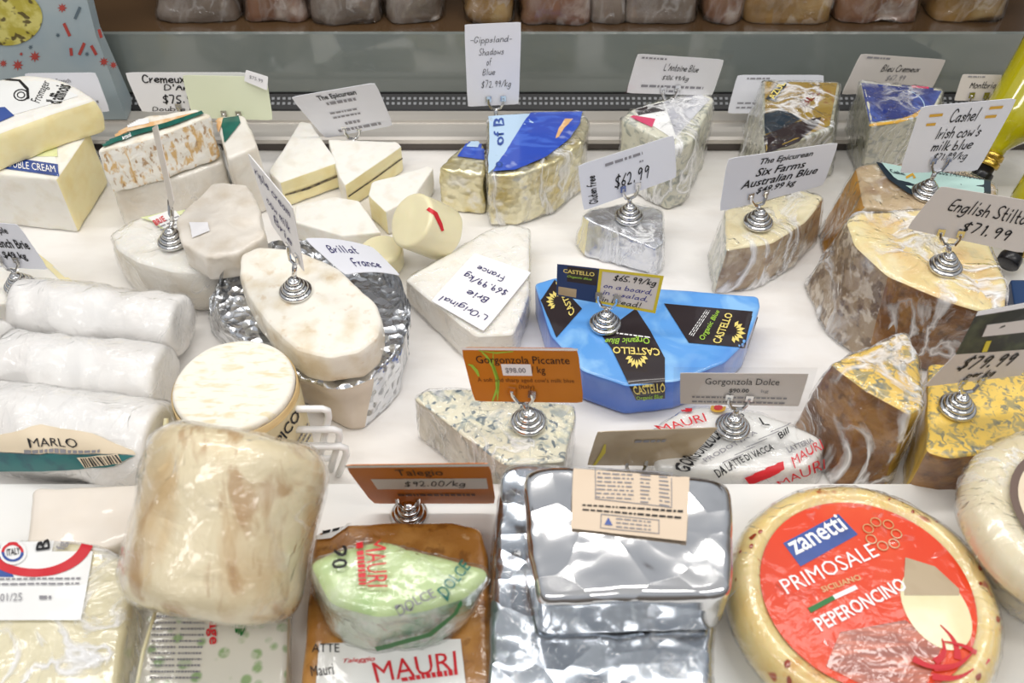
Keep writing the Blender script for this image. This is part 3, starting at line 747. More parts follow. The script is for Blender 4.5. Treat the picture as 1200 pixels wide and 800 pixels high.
# ------------------------------------------------------------------ back left: two stacked double cream wedges
top = [(66, 210), (105, 153), (62, 112), (-70, 150), (-70, 197)]
root, bv = cheese('cheese_wedge', 'white rind wedge with blue banded label, lower of the two at back left', top, .074, {'cut_face': ('cut_face', m_['paste_yellow']), '*': ('rind', m_['bloom'])}, group=WEDGE,
                  tags=['cut_face', 'rind', 'rind', 'rind', 'rind'], rnd=.004, bev=.003, amp=.0012, freq=30, seed=1)
decal(root, 'label', [(-40, 160), (62, 168), (69, 203), (-40, 192)], m_['label_white'], bv)
band(root, 'label_blue_band', [(-40, 178), (20, 186), (68, 193)], [(-40, 192), (20, 200), (69, 207)], m_['label_blue'], bv, off=.0009)
decal(root, 'label_green_picture', [(30, 166), (66, 164), (68, 184), (30, 184)], m_['label_lime'], bv, off=.0009)
dtext(root, 'DOUBLE CREAM', [(2, 187), (64, 195), (66, 203), (2, 196)], m_['white_ink'], bv, 'bold', .0014)
top = [(-60, 180), (2, 153), (62, 131), (113, 115), (76, 93), (30, 86), (-60, 105)]
root, bv = cheese('cheese_wedge', 'pale yellow cut wedge with blue lettered label, lying on top of another at back left', top, .118, {'cut_face': ('cut_face', m_['paste_yellow']), '*': ('rind', m_['bloom'])}, z0=.0755, group=WEDGE,
                  tags=['cut_face', 'cut_face', 'cut_face', 'rind', 'rind', 'rind', 'rind'], rnd=.008, bev=.006, amp=.0014, freq=30, seed=2, bulge=.003)
decal(root, 'label', [(-30, 95), (66, 96), (92, 113), (-30, 148)], m_['label_white'], bv)
decal(root, 'label_blue_patch', [(-20, 128), (6, 126), (17, 136), (-10, 148)], m_['label_blue'], bv, off=.0009)
dtext(root, 'Fromager', [(36, 118), (50, 94), (62, 98), (50, 123)], m_['ink'], bv, 'print', .001)
dtext(root, "d'affinois", [(52, 122), (66, 97), (84, 102), (72, 122)], m_['ink'], bv, 'bold', .001)
disc(root, 'label_emblem', (25, 112), 9, 7, m_['ink'], bv, .001, r0=.82)
disc(root, 'label_emblem', (25, 112), 5, 4, m_['ink'], bv, .001, r0=.72)
band(root, 'label_line', [(4, 92), (24, 94), (34, 104), (35, 116)], [(4, 94), (22, 96), (31, 106), (32, 117)], m_['ink'], bv, off=.001)

# ------------------------------------------------------------------ bloomy pile with crust, half wheel and folded paper
top = [(132, 226), (215, 206), (262, 190), (258, 172), (240, 150), (150, 185)]
root, bv = cheese('cheese_wedge', 'film wrapped cream wedge under the crusty piece', top, .05, {'*': ('rind', m_['bloom_wrapped'])}, group=WEDGE, rnd=.006, bev=.004, amp=.0014, freq=40, seed=3, film=CLING_L)
top = [(112, 178), (175, 162), (225, 144), (248, 135), (232, 127), (165, 137), (142, 150)]
root, bv = cheese('cheese_wedge', 'crusty brown and white rinded wedge with green label, on top of its pile', top, .108, {'crust': ('crust_face', m_['crust']), '*': ('rind', m_['bloom_cream'])}, z0=.0525, group=WEDGE,
                  tags=['crust', 'crust', 'crust', 'crust', 'rind', 'rind', 'crust'], rnd=.005, bev=.004, amp=.002, freq=55, seed=4)
band(root, 'label_peach_rim', [(122, 166), (150, 150), (190, 142), (232, 133)], [(122, 171), (150, 156), (190, 147), (236, 135)], m_['label_peach'], bv, off=.0022)
band(root, 'label_green_band', [(120, 169), (155, 156), (195, 146), (236, 132)], [(122, 174), (158, 161), (200, 150), (240, 135)], m_['label_green'], bv, off=.0026)
decal(root, 'label', [(150, 144), (175, 140), (176, 146), (150, 152)], m_['label_white'], bv, off=.0026)
dtext(root, 'Artisanal', [(143, 163), (153, 158), (155, 162), (145, 167)], m_['white_ink'], bv, 'bold', .0034)
top = [(266, 186), (303, 170), (286, 134), (252, 136)]
root, bv = cheese('cheese_wedge', 'upright cream wedge with green topped label, right of the crusty piece', top, .088, {'*': ('rind', m_['bloom_wrapped'])}, group=WEDGE, rnd=.006, bev=.004, amp=.0014, freq=40, seed=5)
decal(root, 'label_green_band', [(258, 140), (280, 137), (282, 145), (264, 168)], m_['label_green'], bv, off=.0016)
decal(root, 'label_peach_rim', [(251, 141), (262, 139), (258, 155), (254, 152)], m_['label_peach'], bv, off=.0018)
top = [(128, 273), (136, 290), (160, 306), (200, 317), (232, 319), (248, 314), (256, 296), (254, 262), (230, 243), (165, 252)]
root, bv = cheese('half_wheel_cheese', 'half wheel of white rinded cheese with yellow label, below the folded paper', top, .055, {'top': ('top_rind', m_['bloom']), '*': ('side_rind', m_['bloom_wrapped'])}, group=WEDGE, rnd=.006, bev=.006, amp=.0014, freq=40, seed=6, film=CLING_L, bulge=.002)
band(root, 'label', [(163, 257), (180, 262), (200, 278), (235, 298)], [(215, 244), (225, 262), (240, 276), (262, 292)], m_['label_lime'], bv, off=.003)
band(root, 'label_white_field', [(174, 258), (190, 268), (206, 278), (232, 290)], [(205, 248), (216, 262), (230, 274), (245, 284)], m_['label_white'], bv, off=.0034)
dtext(root, 'BRIE', [(180, 262), (192, 256), (196, 262), (184, 268)], m_['red_ink'], bv, 'bold', .004)
dtext(root, (5, 10), [(182, 266), (215, 254), (226, 268), (196, 280)], m_['ink_grey'], bv, 'bars', .0038, 'fine_print', 3)
top = [(206, 256), (248, 213), (290, 214), (303, 240), (311, 276), (278, 297), (240, 301), (212, 284)]
root, bv = cheese('paper_wrapped_cheese', 'cheese in folded greyish paper lying on the half wheel', top, .089, {'*': ('paper', m_['paper_wrap'])}, z0=.0575, group=WEDGE, rnd=.004, bev=.004, amp=.0016, freq=34, seed=7, mode='foil')
decal(root, 'tape', [(222, 262), (244, 262), (246, 272), (226, 280)], m_['card_white'], bv, off=.002)
def top_at(px, y): return PY(px[0], px[1], y)
HOLD = 'silver coil card holders'
def card_on(name, label, hlabel, q, base_px, clip_px, z0, m, yaw=0, tilt=12, base_z_off=0.0, **kw):
    """card gripped by a holder whose base stands on a surface at height z0"""
    b = P(base_px[0], base_px[1] + 6, z0)
    t = PY(clip_px[0], clip_px[1], b.y)
    n, c, at = card(name, label, q, t, m, yaw, tilt, **kw)
    holder(hlabel, b, t, n)
    return n, c, at
def card_back(name, label, q, y, m, hlabel=None, base_z=.021, base_y=None, yaw=0, tilt=10, u=.5, **kw):
    """card at the back, gripped by a holder that stands behind the cheeses"""
    pb = (q[3][0] * (1 - u) + q[2][0] * u, q[3][1] * (1 - u) + q[2][1] * u)
    t = PY(pb[0], pb[1], y)
    n, c, at = card(name, label, q, t, m, yaw, tilt, **kw)
    if hlabel:
        by = base_y if base_y is not None else y
        holder(hlabel, Vector((t.x, by, base_z)), t + Vector((0, 0, .002)), n)
    return n, c, at
I, IB, IG, IV = m_['ink'], m_['ink_blue'], m_['ink_grey'], m_['ink_violet']
# ------------------------------------------------------------------ foil parcel with the cut white cheese
out = [(246, 352), (262, 318), (292, 296), (350, 284), (440, 300), (470, 335), (481, 372), (470, 408), (440, 440), (400, 456), (345, 444), (285, 402), (253, 374)]
botp = [(243, 378), (262, 345), (292, 318), (350, 310), (440, 330), (468, 375), (476, 420), (466, 462), (428, 503), (398, 500), (352, 466), (296, 424), (254, 396)]
c = ctr(out, .05); root = thing('foil_wrapped_cheese', 'large silver foil parcel opened under a cut white cheese', 'cheese', Vector((c.x, c.y, 0)), WEDGE)
T = [P(x, y, .05) for x, y in out]; B = [P(x, y, 0) for x, y in botp]
bv = emit(root, loft(T, B, tags=['foil'] * 8 + ['paper_fold'] * 3 + ['foil'] * 2, rnd=.01, bev=.006, step=.003, amp=.0034, freq=24, seed=11, mode='foil'),
          {'paper_fold': ('paper_fold', m_['paper_fold']), '*': ('foil', m_['foil_crumpled'])})
# foil rising behind the cheese like a collar
rim = [(478, 395), (480, 360), (468, 328), (442, 300), (400, 286), (350, 280), (290, 292), (262, 315), (247, 352)]
V, Fc = [], []
for j in range(9):
    for i in range(65):
        t = i / 64 * (len(rim) - 1); k = min(int(t), len(rim) - 2); f = t - k
        x = rim[k][0] * (1 - f) + rim[k + 1][0] * f; y = rim[k][1] * (1 - f) + rim[k + 1][1] * f
        lo = P(x, y + 22, .046); hi = P(x, y, .070); s = j / 8
        v = lo.lerp(hi, s); v.z += .003 * sin(i * .9) * s
        V.append(v)
Fc = [(j * 65 + i, j * 65 + i + 1, (j + 1) * 65 + i + 1, (j + 1) * 65 + i) for j in range(8) for i in range(64)]
V = lump(V, Fc, .0026, 34, 4, 'foil')
mesh('foil_collar', V, Fc, m_['foil_crumpled'], root)
top = [(281, 296), (298, 289), (345, 290), (395, 312), (440, 352), (448, 374), (442, 395), (420, 412), (385, 418), (350, 410), (312, 376), (290, 345), (280, 318)]
root, bv = cheese('cut_cheese', 'ivory cut half wheel lying on open silver foil', top, .092, {'top': ('top_rind', m_['bloom_cream']), '*': ('side_rind', m_['bloom_cream'])}, z0=.0565, group=WEDGE, rnd=.005, bev=.005, amp=.0016, freq=40, seed=12, bulge=.001)
# card seen almost edge on, standing in it
card_on('price_card', 'handwritten card turned nearly edge on, on the cheese in the foil', 'silver holder of the edge-on card, in the cheese on foil',
        [(289, 178), (343, 243), (357, 320), (318, 263)], (347, 337), (345, 300), .0915, m_['card_white'], yaw=-58, tilt=12, w=.6,
        lines=[('Triple cream', 'hand', (.08, .08, .9, .3), IV), ('cow milk', 'hand', (.2, .38, .8, .55), IV), ('Brie', 'hand', (.25, .62, .75, .8), IV)])
# loose card lying behind on the foil
card('price_card', 'loose handwritten card lying flat behind the edge-on card', [(356, 279), (438, 290), (470, 323), (404, 322)], P(410, 305, .085), m_['card_cool'], 0, 62, w=.05, bend=.004,
     lines=[('Brillat', 'hand', (.15, .2, .6, .45), m_['ink_violet']), ('France', 'hand', (.3, .6, .75, .85), m_['ink_violet'])])

# ------------------------------------------------------------------ camembert wedges, middle back
def wedge(label, top, h, tags, seed, line=True, z0=0.0, **kw):
    return cheese('cheese_wedge', label, top, h, {'paste': ('cut_face', m_['paste_yellow']), '*': ('rind', m_['bloom'])}, z0=z0, group=WEDGE, tags=tags, rnd=.003, bev=.002, amp=.0008, freq=50, seed=seed, **kw)
top = [(328, 214), (396, 190), (364, 144), (352, 142), (315, 201)]
root, bv = wedge('white topped wedge with dark line in its yellow cut face, left of the back group', top, .036, ['paste', 'rind', 'rind', 'rind', 'rind'], 21)
band(root, 'dark_seam', [(334, 227), (360, 219), (396, 204)], [(334, 229), (360, 222), (396, 207)], m_['truffle_line'], bv, off=.0006)
top = [(404, 217), (471, 171), (466, 166), (384, 163), (397, 206)]
root, bv = wedge('white topped wedge pointing right with speckled seam, behind the small cylinder', top, .036, ['paste', 'rind', 'rind', 'rind', 'rind'], 22)
band(root, 'dark_seam', [(408, 229), (440, 207), (474, 182)], [(408, 231), (440, 209), (474, 184)], m_['truffle_line'], bv, off=.0006)
top = [(452, 248), (484, 232), (508, 197), (502, 194), (436, 213), (431, 228)]
root, bv = wedge('small white wedge just behind the pale cylinder cheese', top, .034, ['rind', 'rind', 'rind', 'rind', 'paste', 'paste'], 23)
top = [(345, 260), (400, 276), (447, 272), (421, 235), (395, 230), (346, 240)]
root, bv = wedge('low white wedge lying in front of the seamed wedge', top, .026, ['rind'] * 6, 24)
# two little cylinders
a = P(515, 276, .034); b = P(484, 263, .062); ax = (b - a).normalized(); L_ = .050; Rm = .0295
c0 = P(484, 262, .071) - ax * L_ + Vector((-.003, .004, .002))
while True:
    low = min((c0 + Vector((0, 0, 0))).z - Rm * math.sqrt(max(0, 1 - ax.z ** 2)), 9)
    break
root = thing('cylinder_cheese', 'small pale yellow cylinder cheese tipped toward the viewer with red stamp', 'cheese', Vector((c0.x, c0.y, 0)), WEDGE)
vft = lathe(c0, ax, rprof(Rm, L_, .004, nside=12), n=56, amp=.0008, freq=40, seed=25); 
vft = ([Vector((v.x, v.y, max(v.z, .0005))) for v in vft[0]], vft[1], vft[2])
bv = emit(root, vft, {'*': ('cheese_body', m_['mozzarella'])})
band(root, 'red_stamp', [(503, 243), (512, 249), (518, 262), (520, 270)], [(500, 246), (508, 252), (514, 264), (517, 271)], m_['red_ink'], bv, off=.0006)
cx = P(446, 287, .03)
root = thing('cylinder_cheese', 'small pale disc cheese half hidden below the tipped cylinder', 'cheese', Vector((cx.x, cx.y, 0)), WEDGE)
bv = emit(root, lathe((cx.x, cx.y, 0), (0, 0, 1), rprof(.023, .026, .005), n=48, amp=.0008, seed=26), {'*': ('cheese_body', m_['mozzarella'])})
dtext(root, 'FIOR', [(432, 288), (448, 300), (452, 308), (434, 296)], IV, bv, 'bold')

# ------------------------------------------------------------------ big brie wedge with a card lying on it
top = [(473, 327), (572, 269), (598, 261), (621, 268), (620, 345), (602, 392), (558, 394)]
root, bv = cheese('brie_wedge', 'large white brie wedge in film with a card lying on top', top, .036, {'top': ('top_rind', m_['bloom']), 'paste': ('cut_face', m_['paste_pale']), '*': ('rind', m_['bloom_wrapped'])}, group=WEDGE,
                  tags=['rind', 'rind', 'rind', 'paste', 'rind', 'rind', 'rind'], bot=[(476, 352), (572, 294), (598, 284), (620, 290), (619, 372), (606, 418), (545, 422)], rnd=.005, bev=.004, amp=.0012, freq=40, seed=27, film=CLING_L)
card('price_card', 'handwritten card lying upside down on the big brie wedge', [(505, 352), (567, 388), (623, 319), (556, 296)][2:] + [(505, 352), (567, 388)], P(560, 340, .0405), m_['card_white'], flat=.0405, rnd=.02,
     lines=[("L'Original", 'hand', (.98, .86, .35, .98, .20, .70, .92, .60), IV)] if False else [])
q_ = [(623, 319), (556, 296), (505, 352), (567, 388)]
# the writing runs from the near edge, upside down
def on_flat(root, text, q, z, m, font='hand', seed=0):
    V, Fc = shape2d(text, font, seed); U = unit(V)
    mesh('lettering', [P(*bil(q, u, v), z) for u, v in U], Fc, m, root, False)
root = [o for o in COL.objects if o.get('label') == 'handwritten card lying upside down on the big brie wedge'][0]
on_flat(root, "L'Original", [(572, 368), (515, 346), (519, 339), (577, 360)][0:0] or [(569, 376), (513, 352), (519, 343), (574, 367)], .0412, IV)
on_flat(root, 'Brie', [(570, 356), (545, 345), (549, 338), (574, 349)], .0412, IV)
on_flat(root, '$69.99/kg', [(593, 348), (541, 326), (547, 316), (597, 338)], .0412, IV)
on_flat(root, 'France', [(590, 331), (557, 317), (561, 310), (592, 323)], .0412, IV)

# ------------------------------------------------------------------ gold foil wedges
top = [(512, 197), (540, 201), (568, 203), (568, 167), (556, 161), (532, 178)]
root, bv = cheese('foil_wedge', 'small gold foil wedge with blue label, left of the big gold one', top, .058, {'*': ('gold_foil', m_['foil_gold'])}, group=WEDGE, rnd=.006, bev=.005, step=.003, amp=.0018, freq=40, seed=28, mode='foil')
decal(root, 'label', [(548, 167), (566, 167), (567, 188), (536, 184)], m_['label_royal'], bv, off=.0014)
decal(root, 'label_sky_patch', [(552, 167), (563, 167), (560, 174), (546, 173)], m_['label_sky'], bv, off=.0019)
top = [(572, 206), (612, 204), (652, 189), (684, 165), (690, 143), (683, 130), (640, 130), (572, 136)]
root, bv = cheese('foil_wedge', 'big gold foil half wheel with a half sky half deep blue label', top, .071, {'*': ('gold_foil', m_['foil_gold'])}, group=WEDGE, rnd=.005, bev=.004, step=.003, amp=.0014, freq=40, seed=29, mode='foil', film=CLING_V)
decal(root, 'label_sky_field', [(574, 138), (640, 134), (614, 160), (574, 204)], m_['label_sky'], bv, off=.0026)
band(root, 'label_blue_field', [(622, 134), (616, 142), (606, 158), (594, 178), (577, 203)], [(682, 133), (680, 146), (668, 164), (640, 186), (604, 201)], m_['label_royal'], bv, off=.003)
band(root, 'label_red_flash', [(672, 142), (662, 152), (655, 162)], [(662, 142), (654, 154), (651, 165)], m_['label_peach'], bv, off=.0034)
dtext(root, 'of B', [(578, 174), (578, 140), (591, 140), (591, 172)], m_['label_blue'], bv, 'bold', .0032)
dtext(root, '0', [(580, 192), (590, 192), (590, 199), (580, 199)][0:4], m_['label_blue'], bv, 'bold', .0034)
# ------------------------------------------------------------------ clear wrapped blue
top = [(728, 139), (792, 172), (812, 165), (838, 114), (815, 105), (740, 127)]
root, bv = cheese('blue_cheese_wedge', 'clear film wrapped blue wedge with pink striped label, back right of middle', top, .088, {'*': ('cheese_body', m_['veined'])}, group=WEDGE, rnd=.006, bev=.004, amp=.0014, freq=40, seed=30, film=CLING_S, filmamp=.003)
decal(root, 'label', [(738, 130), (812, 110), (832, 116), (790, 164)], m_['label_white'], bv, off=.0007)
decal(root, 'label_dark_panel', [(744, 129), (776, 121), (780, 130), (748, 136)], m_['castello_black'], bv, off=.0011)
decal(root, 'label_pink_stripe', [(742, 136), (768, 140), (764, 150), (738, 138)], m_['label_pink'], bv, off=.0011)
decal(root, 'label_silver_panel', [(778, 120), (818, 110), (832, 117), (792, 160)], m_['silver_print'], bv, off=.0011)
# ------------------------------------------------------------------ silver foil wedge with its card
top = [(682, 252), (690, 258), (768, 292), (778, 284), (776, 246), (745, 237), (692, 245)]
root, bv = cheese('foil_wedge', 'small silver foil triangle under film in the middle of the shelf', top, .038, {'pale': ('cut_face', m_['paste_pale']), '*': ('silver_foil', m_['foil_fine'])}, group=WEDGE, tags=['pale', 'foil', 'foil', 'foil', 'foil', 'foil', 'pale'],
                  bot=[(674, 285), (684, 300), (768, 322), (776, 315), (776, 285), (745, 275), (688, 280)], rnd=.004, bev=.002, step=.003, amp=.0012, freq=45, seed=31, mode='foil', film=CLING_V)
card_on('price_card', 'white 62.99 card tilted up to the right, on the silver foil triangle', 'silver holder on the silver foil triangle',
        [(677, 194), (790, 158), (793, 208), (684, 247)], (737, 249), (738, 224), .0395, m_['card_cool'], yaw=8, tilt=5,
        lines=[('$62.99', 'hand', (.34, .45, .72, .78), I), ('Gluten free', 'hand', (.06, .92, .06, .30, .16, .30, .16, .92), I, .8), ((1, 10), 'bars', (.27, .14, .66, .20), IG), ((1, 2), 'bars', (.62, .32, .66, .36), IG)])
# ------------------------------------------------------------------ back right: labelled wedges
top = [(894, 94), (984, 96), (976, 150), (942, 163), (897, 182)]
root, bv = cheese('blue_cheese_wedge', 'marbled wedge with gold foil label and dark emblem, behind the italic print card', top, .100, {'cut': ('cut_face', m_['veined']), '*': ('rind', m_['veined_dark'])}, group=WEDGE, tags=['rind', 'rind', 'rind', 'rind', 'cut'],
                  bot=[(868, 158), (980, 160), (974, 205), (942, 216), (862, 222)], rnd=.004, bev=.003, amp=.0012, freq=40, seed=41, film=CLING_S)
decal(root, 'label_gold', [(896, 96), (981, 98), (972, 148), (898, 178)], m_['label_gold'], bv, off=.0008)
band(root, 'label_dark_emblem', [(896, 134), (915, 128), (936, 138)], [(897, 158), (915, 152), (938, 141)], m_['label_ink'], bv, off=.0012)
band(root, 'label_grey_scene', [(896, 160), (925, 146), (962, 138)], [(898, 180), (935, 166), (958, 148)], m_['castello_black'], bv, off=.0012)
decal(root, 'label_strip', [(912, 96), (924, 97), (908, 120), (897, 117)], m_['label_ink'], bv, off=.0013)
dtext(root, 'AZUL', [(899, 116), (913, 98), (921, 99), (907, 118)], m_['gold_leaf'], bv, 'bold', .0018)
dtext(root, 'BLU', [(936, 122), (956, 103), (964, 108), (944, 126)], m_['label_rust'], bv, 'bold', .0014)
top = [(1008, 94), (1106, 104), (1096, 128), (1065, 141), (1021, 148)]
root, bv = cheese('blue_cheese_wedge', 'marbled wedge with deep blue label, at the back right', top, .100, {'cut': ('cut_face', m_['veined_dark']), '*': ('rind', m_['veined'])}, group=WEDGE, tags=['rind', 'rind', 'rind', 'rind', 'cut'],
                  bot=[(985, 160), (1098, 172), (1092, 196), (1062, 206), (1008, 212)], rnd=.004, bev=.003, amp=.0012, freq=40, seed=42, film=CLING_V)
band(root, 'label_blue', [(1009, 95), (1014, 118), (1020, 144)], [(1104, 105), (1092, 128), (1062, 138)], m_['label_navyblue'], bv, off=.0008, n=20, ny=10)
band(root, 'label_gold_edge', [(1020, 146), (1050, 142), (1068, 136), (1084, 126)], [(1020, 148), (1051, 144), (1070, 139), (1088, 128)], m_['gold_ink'], bv, off=.0014)
disc(root, 'label_ring', (1046, 121), 38, 19, m_['label_sky'], bv, .0014, r0=.97, a0=-60, a1=70, rot=10)
decal(root, 'label_red_bar', [(1068, 101), (1088, 103), (1088, 105), (1068, 104)], m_['label_pink'], bv, off=.0014)
# ------------------------------------------------------------------ six farms
top = [(851, 293), (905, 284), (945, 259), (966, 230), (940, 222), (850, 246)]
root, bv = cheese('blue_cheese_wedge', 'cream wedge with blue mould side and tan rind, under a printed slanting card', top, .062, {'top': ('cut_face', m_['cream_top']), 'blue': ('mould_face', m_['veined']), '*': ('rind', m_['rind_tan'])}, group=WEDGE,
                  tags=['rind', 'rind', 'rind', 'rind', 'rind', 'blue'], bot=[(836, 344), (885, 338), (930, 312), (958, 282), (935, 262), (829, 298)], rnd=.005, bev=.004, amp=.0016, freq=36, seed=43, film=CLING_S, filmamp=.002)
card_on('price_card', 'white card with four lines of bold italic print, tilted up to the right', 'silver holder under the card with four italic lines',
        [(853, 186), (983, 167), (965, 217), (843, 248)], (888, 256), (888, 232), .064, m_['card_cool'], yaw=4, tilt=4,
        lines=[('The Epicurean', 'ital', (.30, .09, .78, .24), I), ('Six Farms', 'ital', (.28, .28, .74, .44), I), ('Australian Blue', 'ital', (.16, .48, .88, .64), I), ('$49.99 kg', 'ital', (.32, .68, .70, .84), I)])
# ------------------------------------------------------------------ cashel
top = [(1003, 194), (1013, 242), (1080, 252), (1170, 242), (1168, 214), (1112, 190), (1032, 189)]
root, bv = cheese('blue_cheese_wedge', 'amber filmed wedge with mint round label under the gold dashed card', top, .082, {'amber': ('film_face', m_['amber_film']), '*': ('rind', m_['rind_tan'])}, group=WEDGE,
                  tags=['amber', 'rind', 'rind', 'rind', 'rind', 'rind', 'rind'], bot=[(958, 270), (965, 300), (1060, 300), (1150, 300), (1150, 280), (1100, 262), (1005, 258)], rnd=.006, bev=.005, amp=.0016, freq=36, seed=44, film=CLING_S)
band(root, 'label_ink_rim', [(1024, 190), (1040, 212), (1062, 228), (1085, 238)], [(1160, 214), (1160, 222), (1160, 230), (1150, 240)], m_['label_ink'], bv, off=.003)
band(root, 'label_mint', [(1030, 191), (1046, 210), (1066, 224), (1090, 235)], [(1152, 214), (1152, 222), (1152, 228), (1145, 236)], m_['label_mint'], bv, off=.0034)
dtext(root, 'Cashel', [(1040, 201), (1056, 205), (1060, 209), (1044, 206)], m_['label_ink'], bv, 'bold', .004)
dtext(root, 'BLUE FARMHOUSE', [(1098, 200), (1150, 208), (1148, 214), (1096, 207)], m_['label_ink'], bv, 'bold', .004)
band(root, 'label_gold_swirl', [(1060, 210), (1068, 206), (1072, 212)], [(1061, 213), (1068, 209), (1069, 213)], m_['gold_ink'], bv, off=.004)
card_on('price_card', "white handwritten irish cow's milk blue card with gold dashes", 'silver holder under the gold dashed card',
        [(1079, 125), (1193, 115), (1146, 200), (1054, 203)], (1085, 222), (1100, 192), .084, m_['card_cool'], yaw=8, tilt=14, w=.5,
        lines=[('Cashel', 'hand', (.36, .07, .66, .27), I), ("Irish cow's", 'hand', (.28, .32, .78, .50), I), ('milk blue', 'hand', (.28, .52, .76, .68), I), ('$71.99/kg', 'hand', (.34, .70, .76, .86), I),
               ('-', 'print', (.12, .12, .26, .16), m_['gold_ink']), ('-', 'print', (.12, .25, .22, .29), m_['gold_ink']), ('-', 'print', (.74, .08, .88, .12), m_['gold_ink']), ('-', 'print', (.74, .20, .86, .24), m_['gold_ink'])])
# ------------------------------------------------------------------ english stilton
top = [(992, 258), (1004, 248), (1082, 243), (1150, 262), (1181, 330), (1180, 364), (1170, 370), (1110, 352), (1040, 322), (1002, 286)]
root, bv = cheese('stilton_wedge', 'huge stilton wedge with grey brown rind and smooth yellow top', top, .10, {'top': ('cut_face', m_['stilton_top']), 'grey': ('rind', m_['rind_grey']), '*': ('rind_brown_side', m_['rind_brown'])}, group=WEDGE,
                  tags=['grey', 'grey', 'grey', 'brown', 'brown', 'brown', 'brown', 'brown', 'grey', 'grey'], bot=[(944, 335), (965, 312), (1060, 310), (1130, 330), (1165, 395), (1160, 420), (1150, 432), (1090, 434), (1015, 424), (968, 392)], rnd=.006, bev=.005, amp=.002, freq=30, seed=45, film=CLING_S, filmamp=.0022)
card_on('price_card', 'grey english stilton card with large handwriting', 'silver holder in the english stilton', [(1102, 218), (1222, 238), (1200, 297), (1062, 268)], (1107, 308), (1113, 278), .101, m_['card_warm'], yaw=-4, tilt=14, w=.5,
        lines=[('English Stilton', 'hand', (.20, .16, .98, .55), I), ('$71.99', 'hand', (.40, .58, .84, .84), I)])
# ------------------------------------------------------------------ orange blue veined wedges
top = [(972, 425), (1062, 388), (1079, 418), (1083, 476), (1066, 485), (1012, 454)]
root, bv = cheese('orange_blue_wedge', 'tall orange blue veined wedge with brown rind facing front', top, .098, {'top': ('cut_face', m_['shropshire']), 'cut': ('side_cut_face', m_['yellow_cut']), '*': ('rind', m_['rind_brown'])}, group=WEDGE,
                  tags=['rind', 'cut', 'cut', 'cut', 'rind', 'rind'], bot=[(930, 498), (1020, 452), (1048, 490), (1046, 556), (1034, 574), (980, 575)], rnd=.005, bev=.005, amp=.0018, freq=36, seed=46, film=CLING_S, filmamp=.002)
top = [(1088, 424), (1150, 428), (1222, 432), (1230, 512), (1162, 530), (1112, 536), (1086, 528)]
root, bv = cheese('orange_blue_wedge', 'orange blue veined wedge under the 79.99 card at right edge', top, .085, {'top': ('cut_face', m_['shropshire']), 'cut': ('side_cut_face', m_['yellow_cut']), '*': ('rind', m_['rind_brown'])}, group=WEDGE,
                  tags=['rind', 'rind', 'rind', 'rind', 'rind', 'rind', 'cut'], bot=[(1066, 500), (1130, 490), (1200, 490), (1200, 580), (1140, 592), (1092, 594), (1054, 586)], rnd=.005, bev=.005, amp=.0018, freq=36, seed=47)
card_on('price_card', 'folded black and white 79.99 card at the right edge', 'silver holder under the folded 79.99 card', [(1120, 415), (1218, 408), (1196, 440), (1083, 453)], (1121, 473), (1136, 450), .086, m_['card_warm'], yaw=10, tilt=10, w=.7,
        lines=[('$79.99', 'hand', (.17, .06, .80, .56), I, .7), ('per kg', 'hand', (.36, .62, .68, .92), I, .8)], rnd=.01)
n, c = CARDS['price_card']
root = [o for o in COL.objects if o.get('label', '').startswith('folded black and white')][0]
# its printed upper half folds back away from the viewer
d = PN(1152, 378, c[0], n); e = PN(1240, 362, c[1], n)
d.y += .012; e.y += .012
def quadpart(name, q, m, off=0, smooth=False): 
    nn = (q[1] - q[0]).cross(q[3] - q[0]).normalized()
    if nn.dot(CAM - q[0]) < 0: nn = -nn
    return mesh(name, [p + nn * off for p in q] + [p + nn * (off - .0005) for p in q], [(0, 1, 2, 3), (7, 6, 5, 4), (0, 4, 5, 1), (1, 5, 6, 2), (2, 6, 7, 3), (3, 7, 4, 0)], m, root, False)
quadpart('printed_half', [d, e, c[1], c[0]], m_['card_black'], .0003)
def sub4(q, u0, v0, u1, v1): return [(q[0] * (1 - u) + q[1] * u) * (1 - v) + (q[3] * (1 - u) + q[2] * u) * v for u, v in ((u0, v0), (u1, v0), (u1, v1), (u0, v1))]
quadpart('white_edge', sub4([d, e, c[1], c[0]], 0, 0, 1, .10), m_['card_white'], .0007)
quadpart('grey_strip', sub4([d, e, c[1], c[0]], .22, .36, 1, .62), m_['card_warm'], .0007)
quadpart('yellow_stroke', sub4([d, e, c[1], c[0]], .3, .74, .36, .98), m_['card_yellow'], .0007)
# ------------------------------------------------------------------ blue boxed half wheel
top = [(627, 332), (650, 325), (780, 338), (889, 347), (891, 358), (878, 396), (850, 424), (795, 446), (735, 452), (683, 434), (645, 392)]
root, bv = cheese('boxed_cheese', 'bright blue pack with black panels, half wheel shape', top, .042, {'top': ('pack_top', m_['castello_blue']), '*': ('pack_side', m_['castello_side'])}, group=WEDGE,
                  rnd=.004, bev=.0025, amp=.0007, freq=30, seed=48)
K = m_['castello_black']
decal(root, 'black_panel', [(650, 328), (682, 362), (652, 396), (634, 352)], K, bv, off=.0008)
band(root, 'black_panel', [(704, 392), (716, 408), (722, 420), (745, 468)], [(745, 362), (762, 388), (779, 420), (779, 466)], K, bv, off=.0009, n=30, ny=14)
decal(root, 'black_panel', [(778, 356), (889, 366), (876, 408), (807, 402)], K, bv, off=.0008, nx=16)
GL, GI = m_['gold_leaf'], m_['lime_ink']
dtext(root, 'CASTELLO', [(772, 421), (717, 411), (719, 403), (774, 411)][0:0] or [(774, 418), (718, 415), (718, 407), (772, 409)], GL, bv, 'bold', .0014)
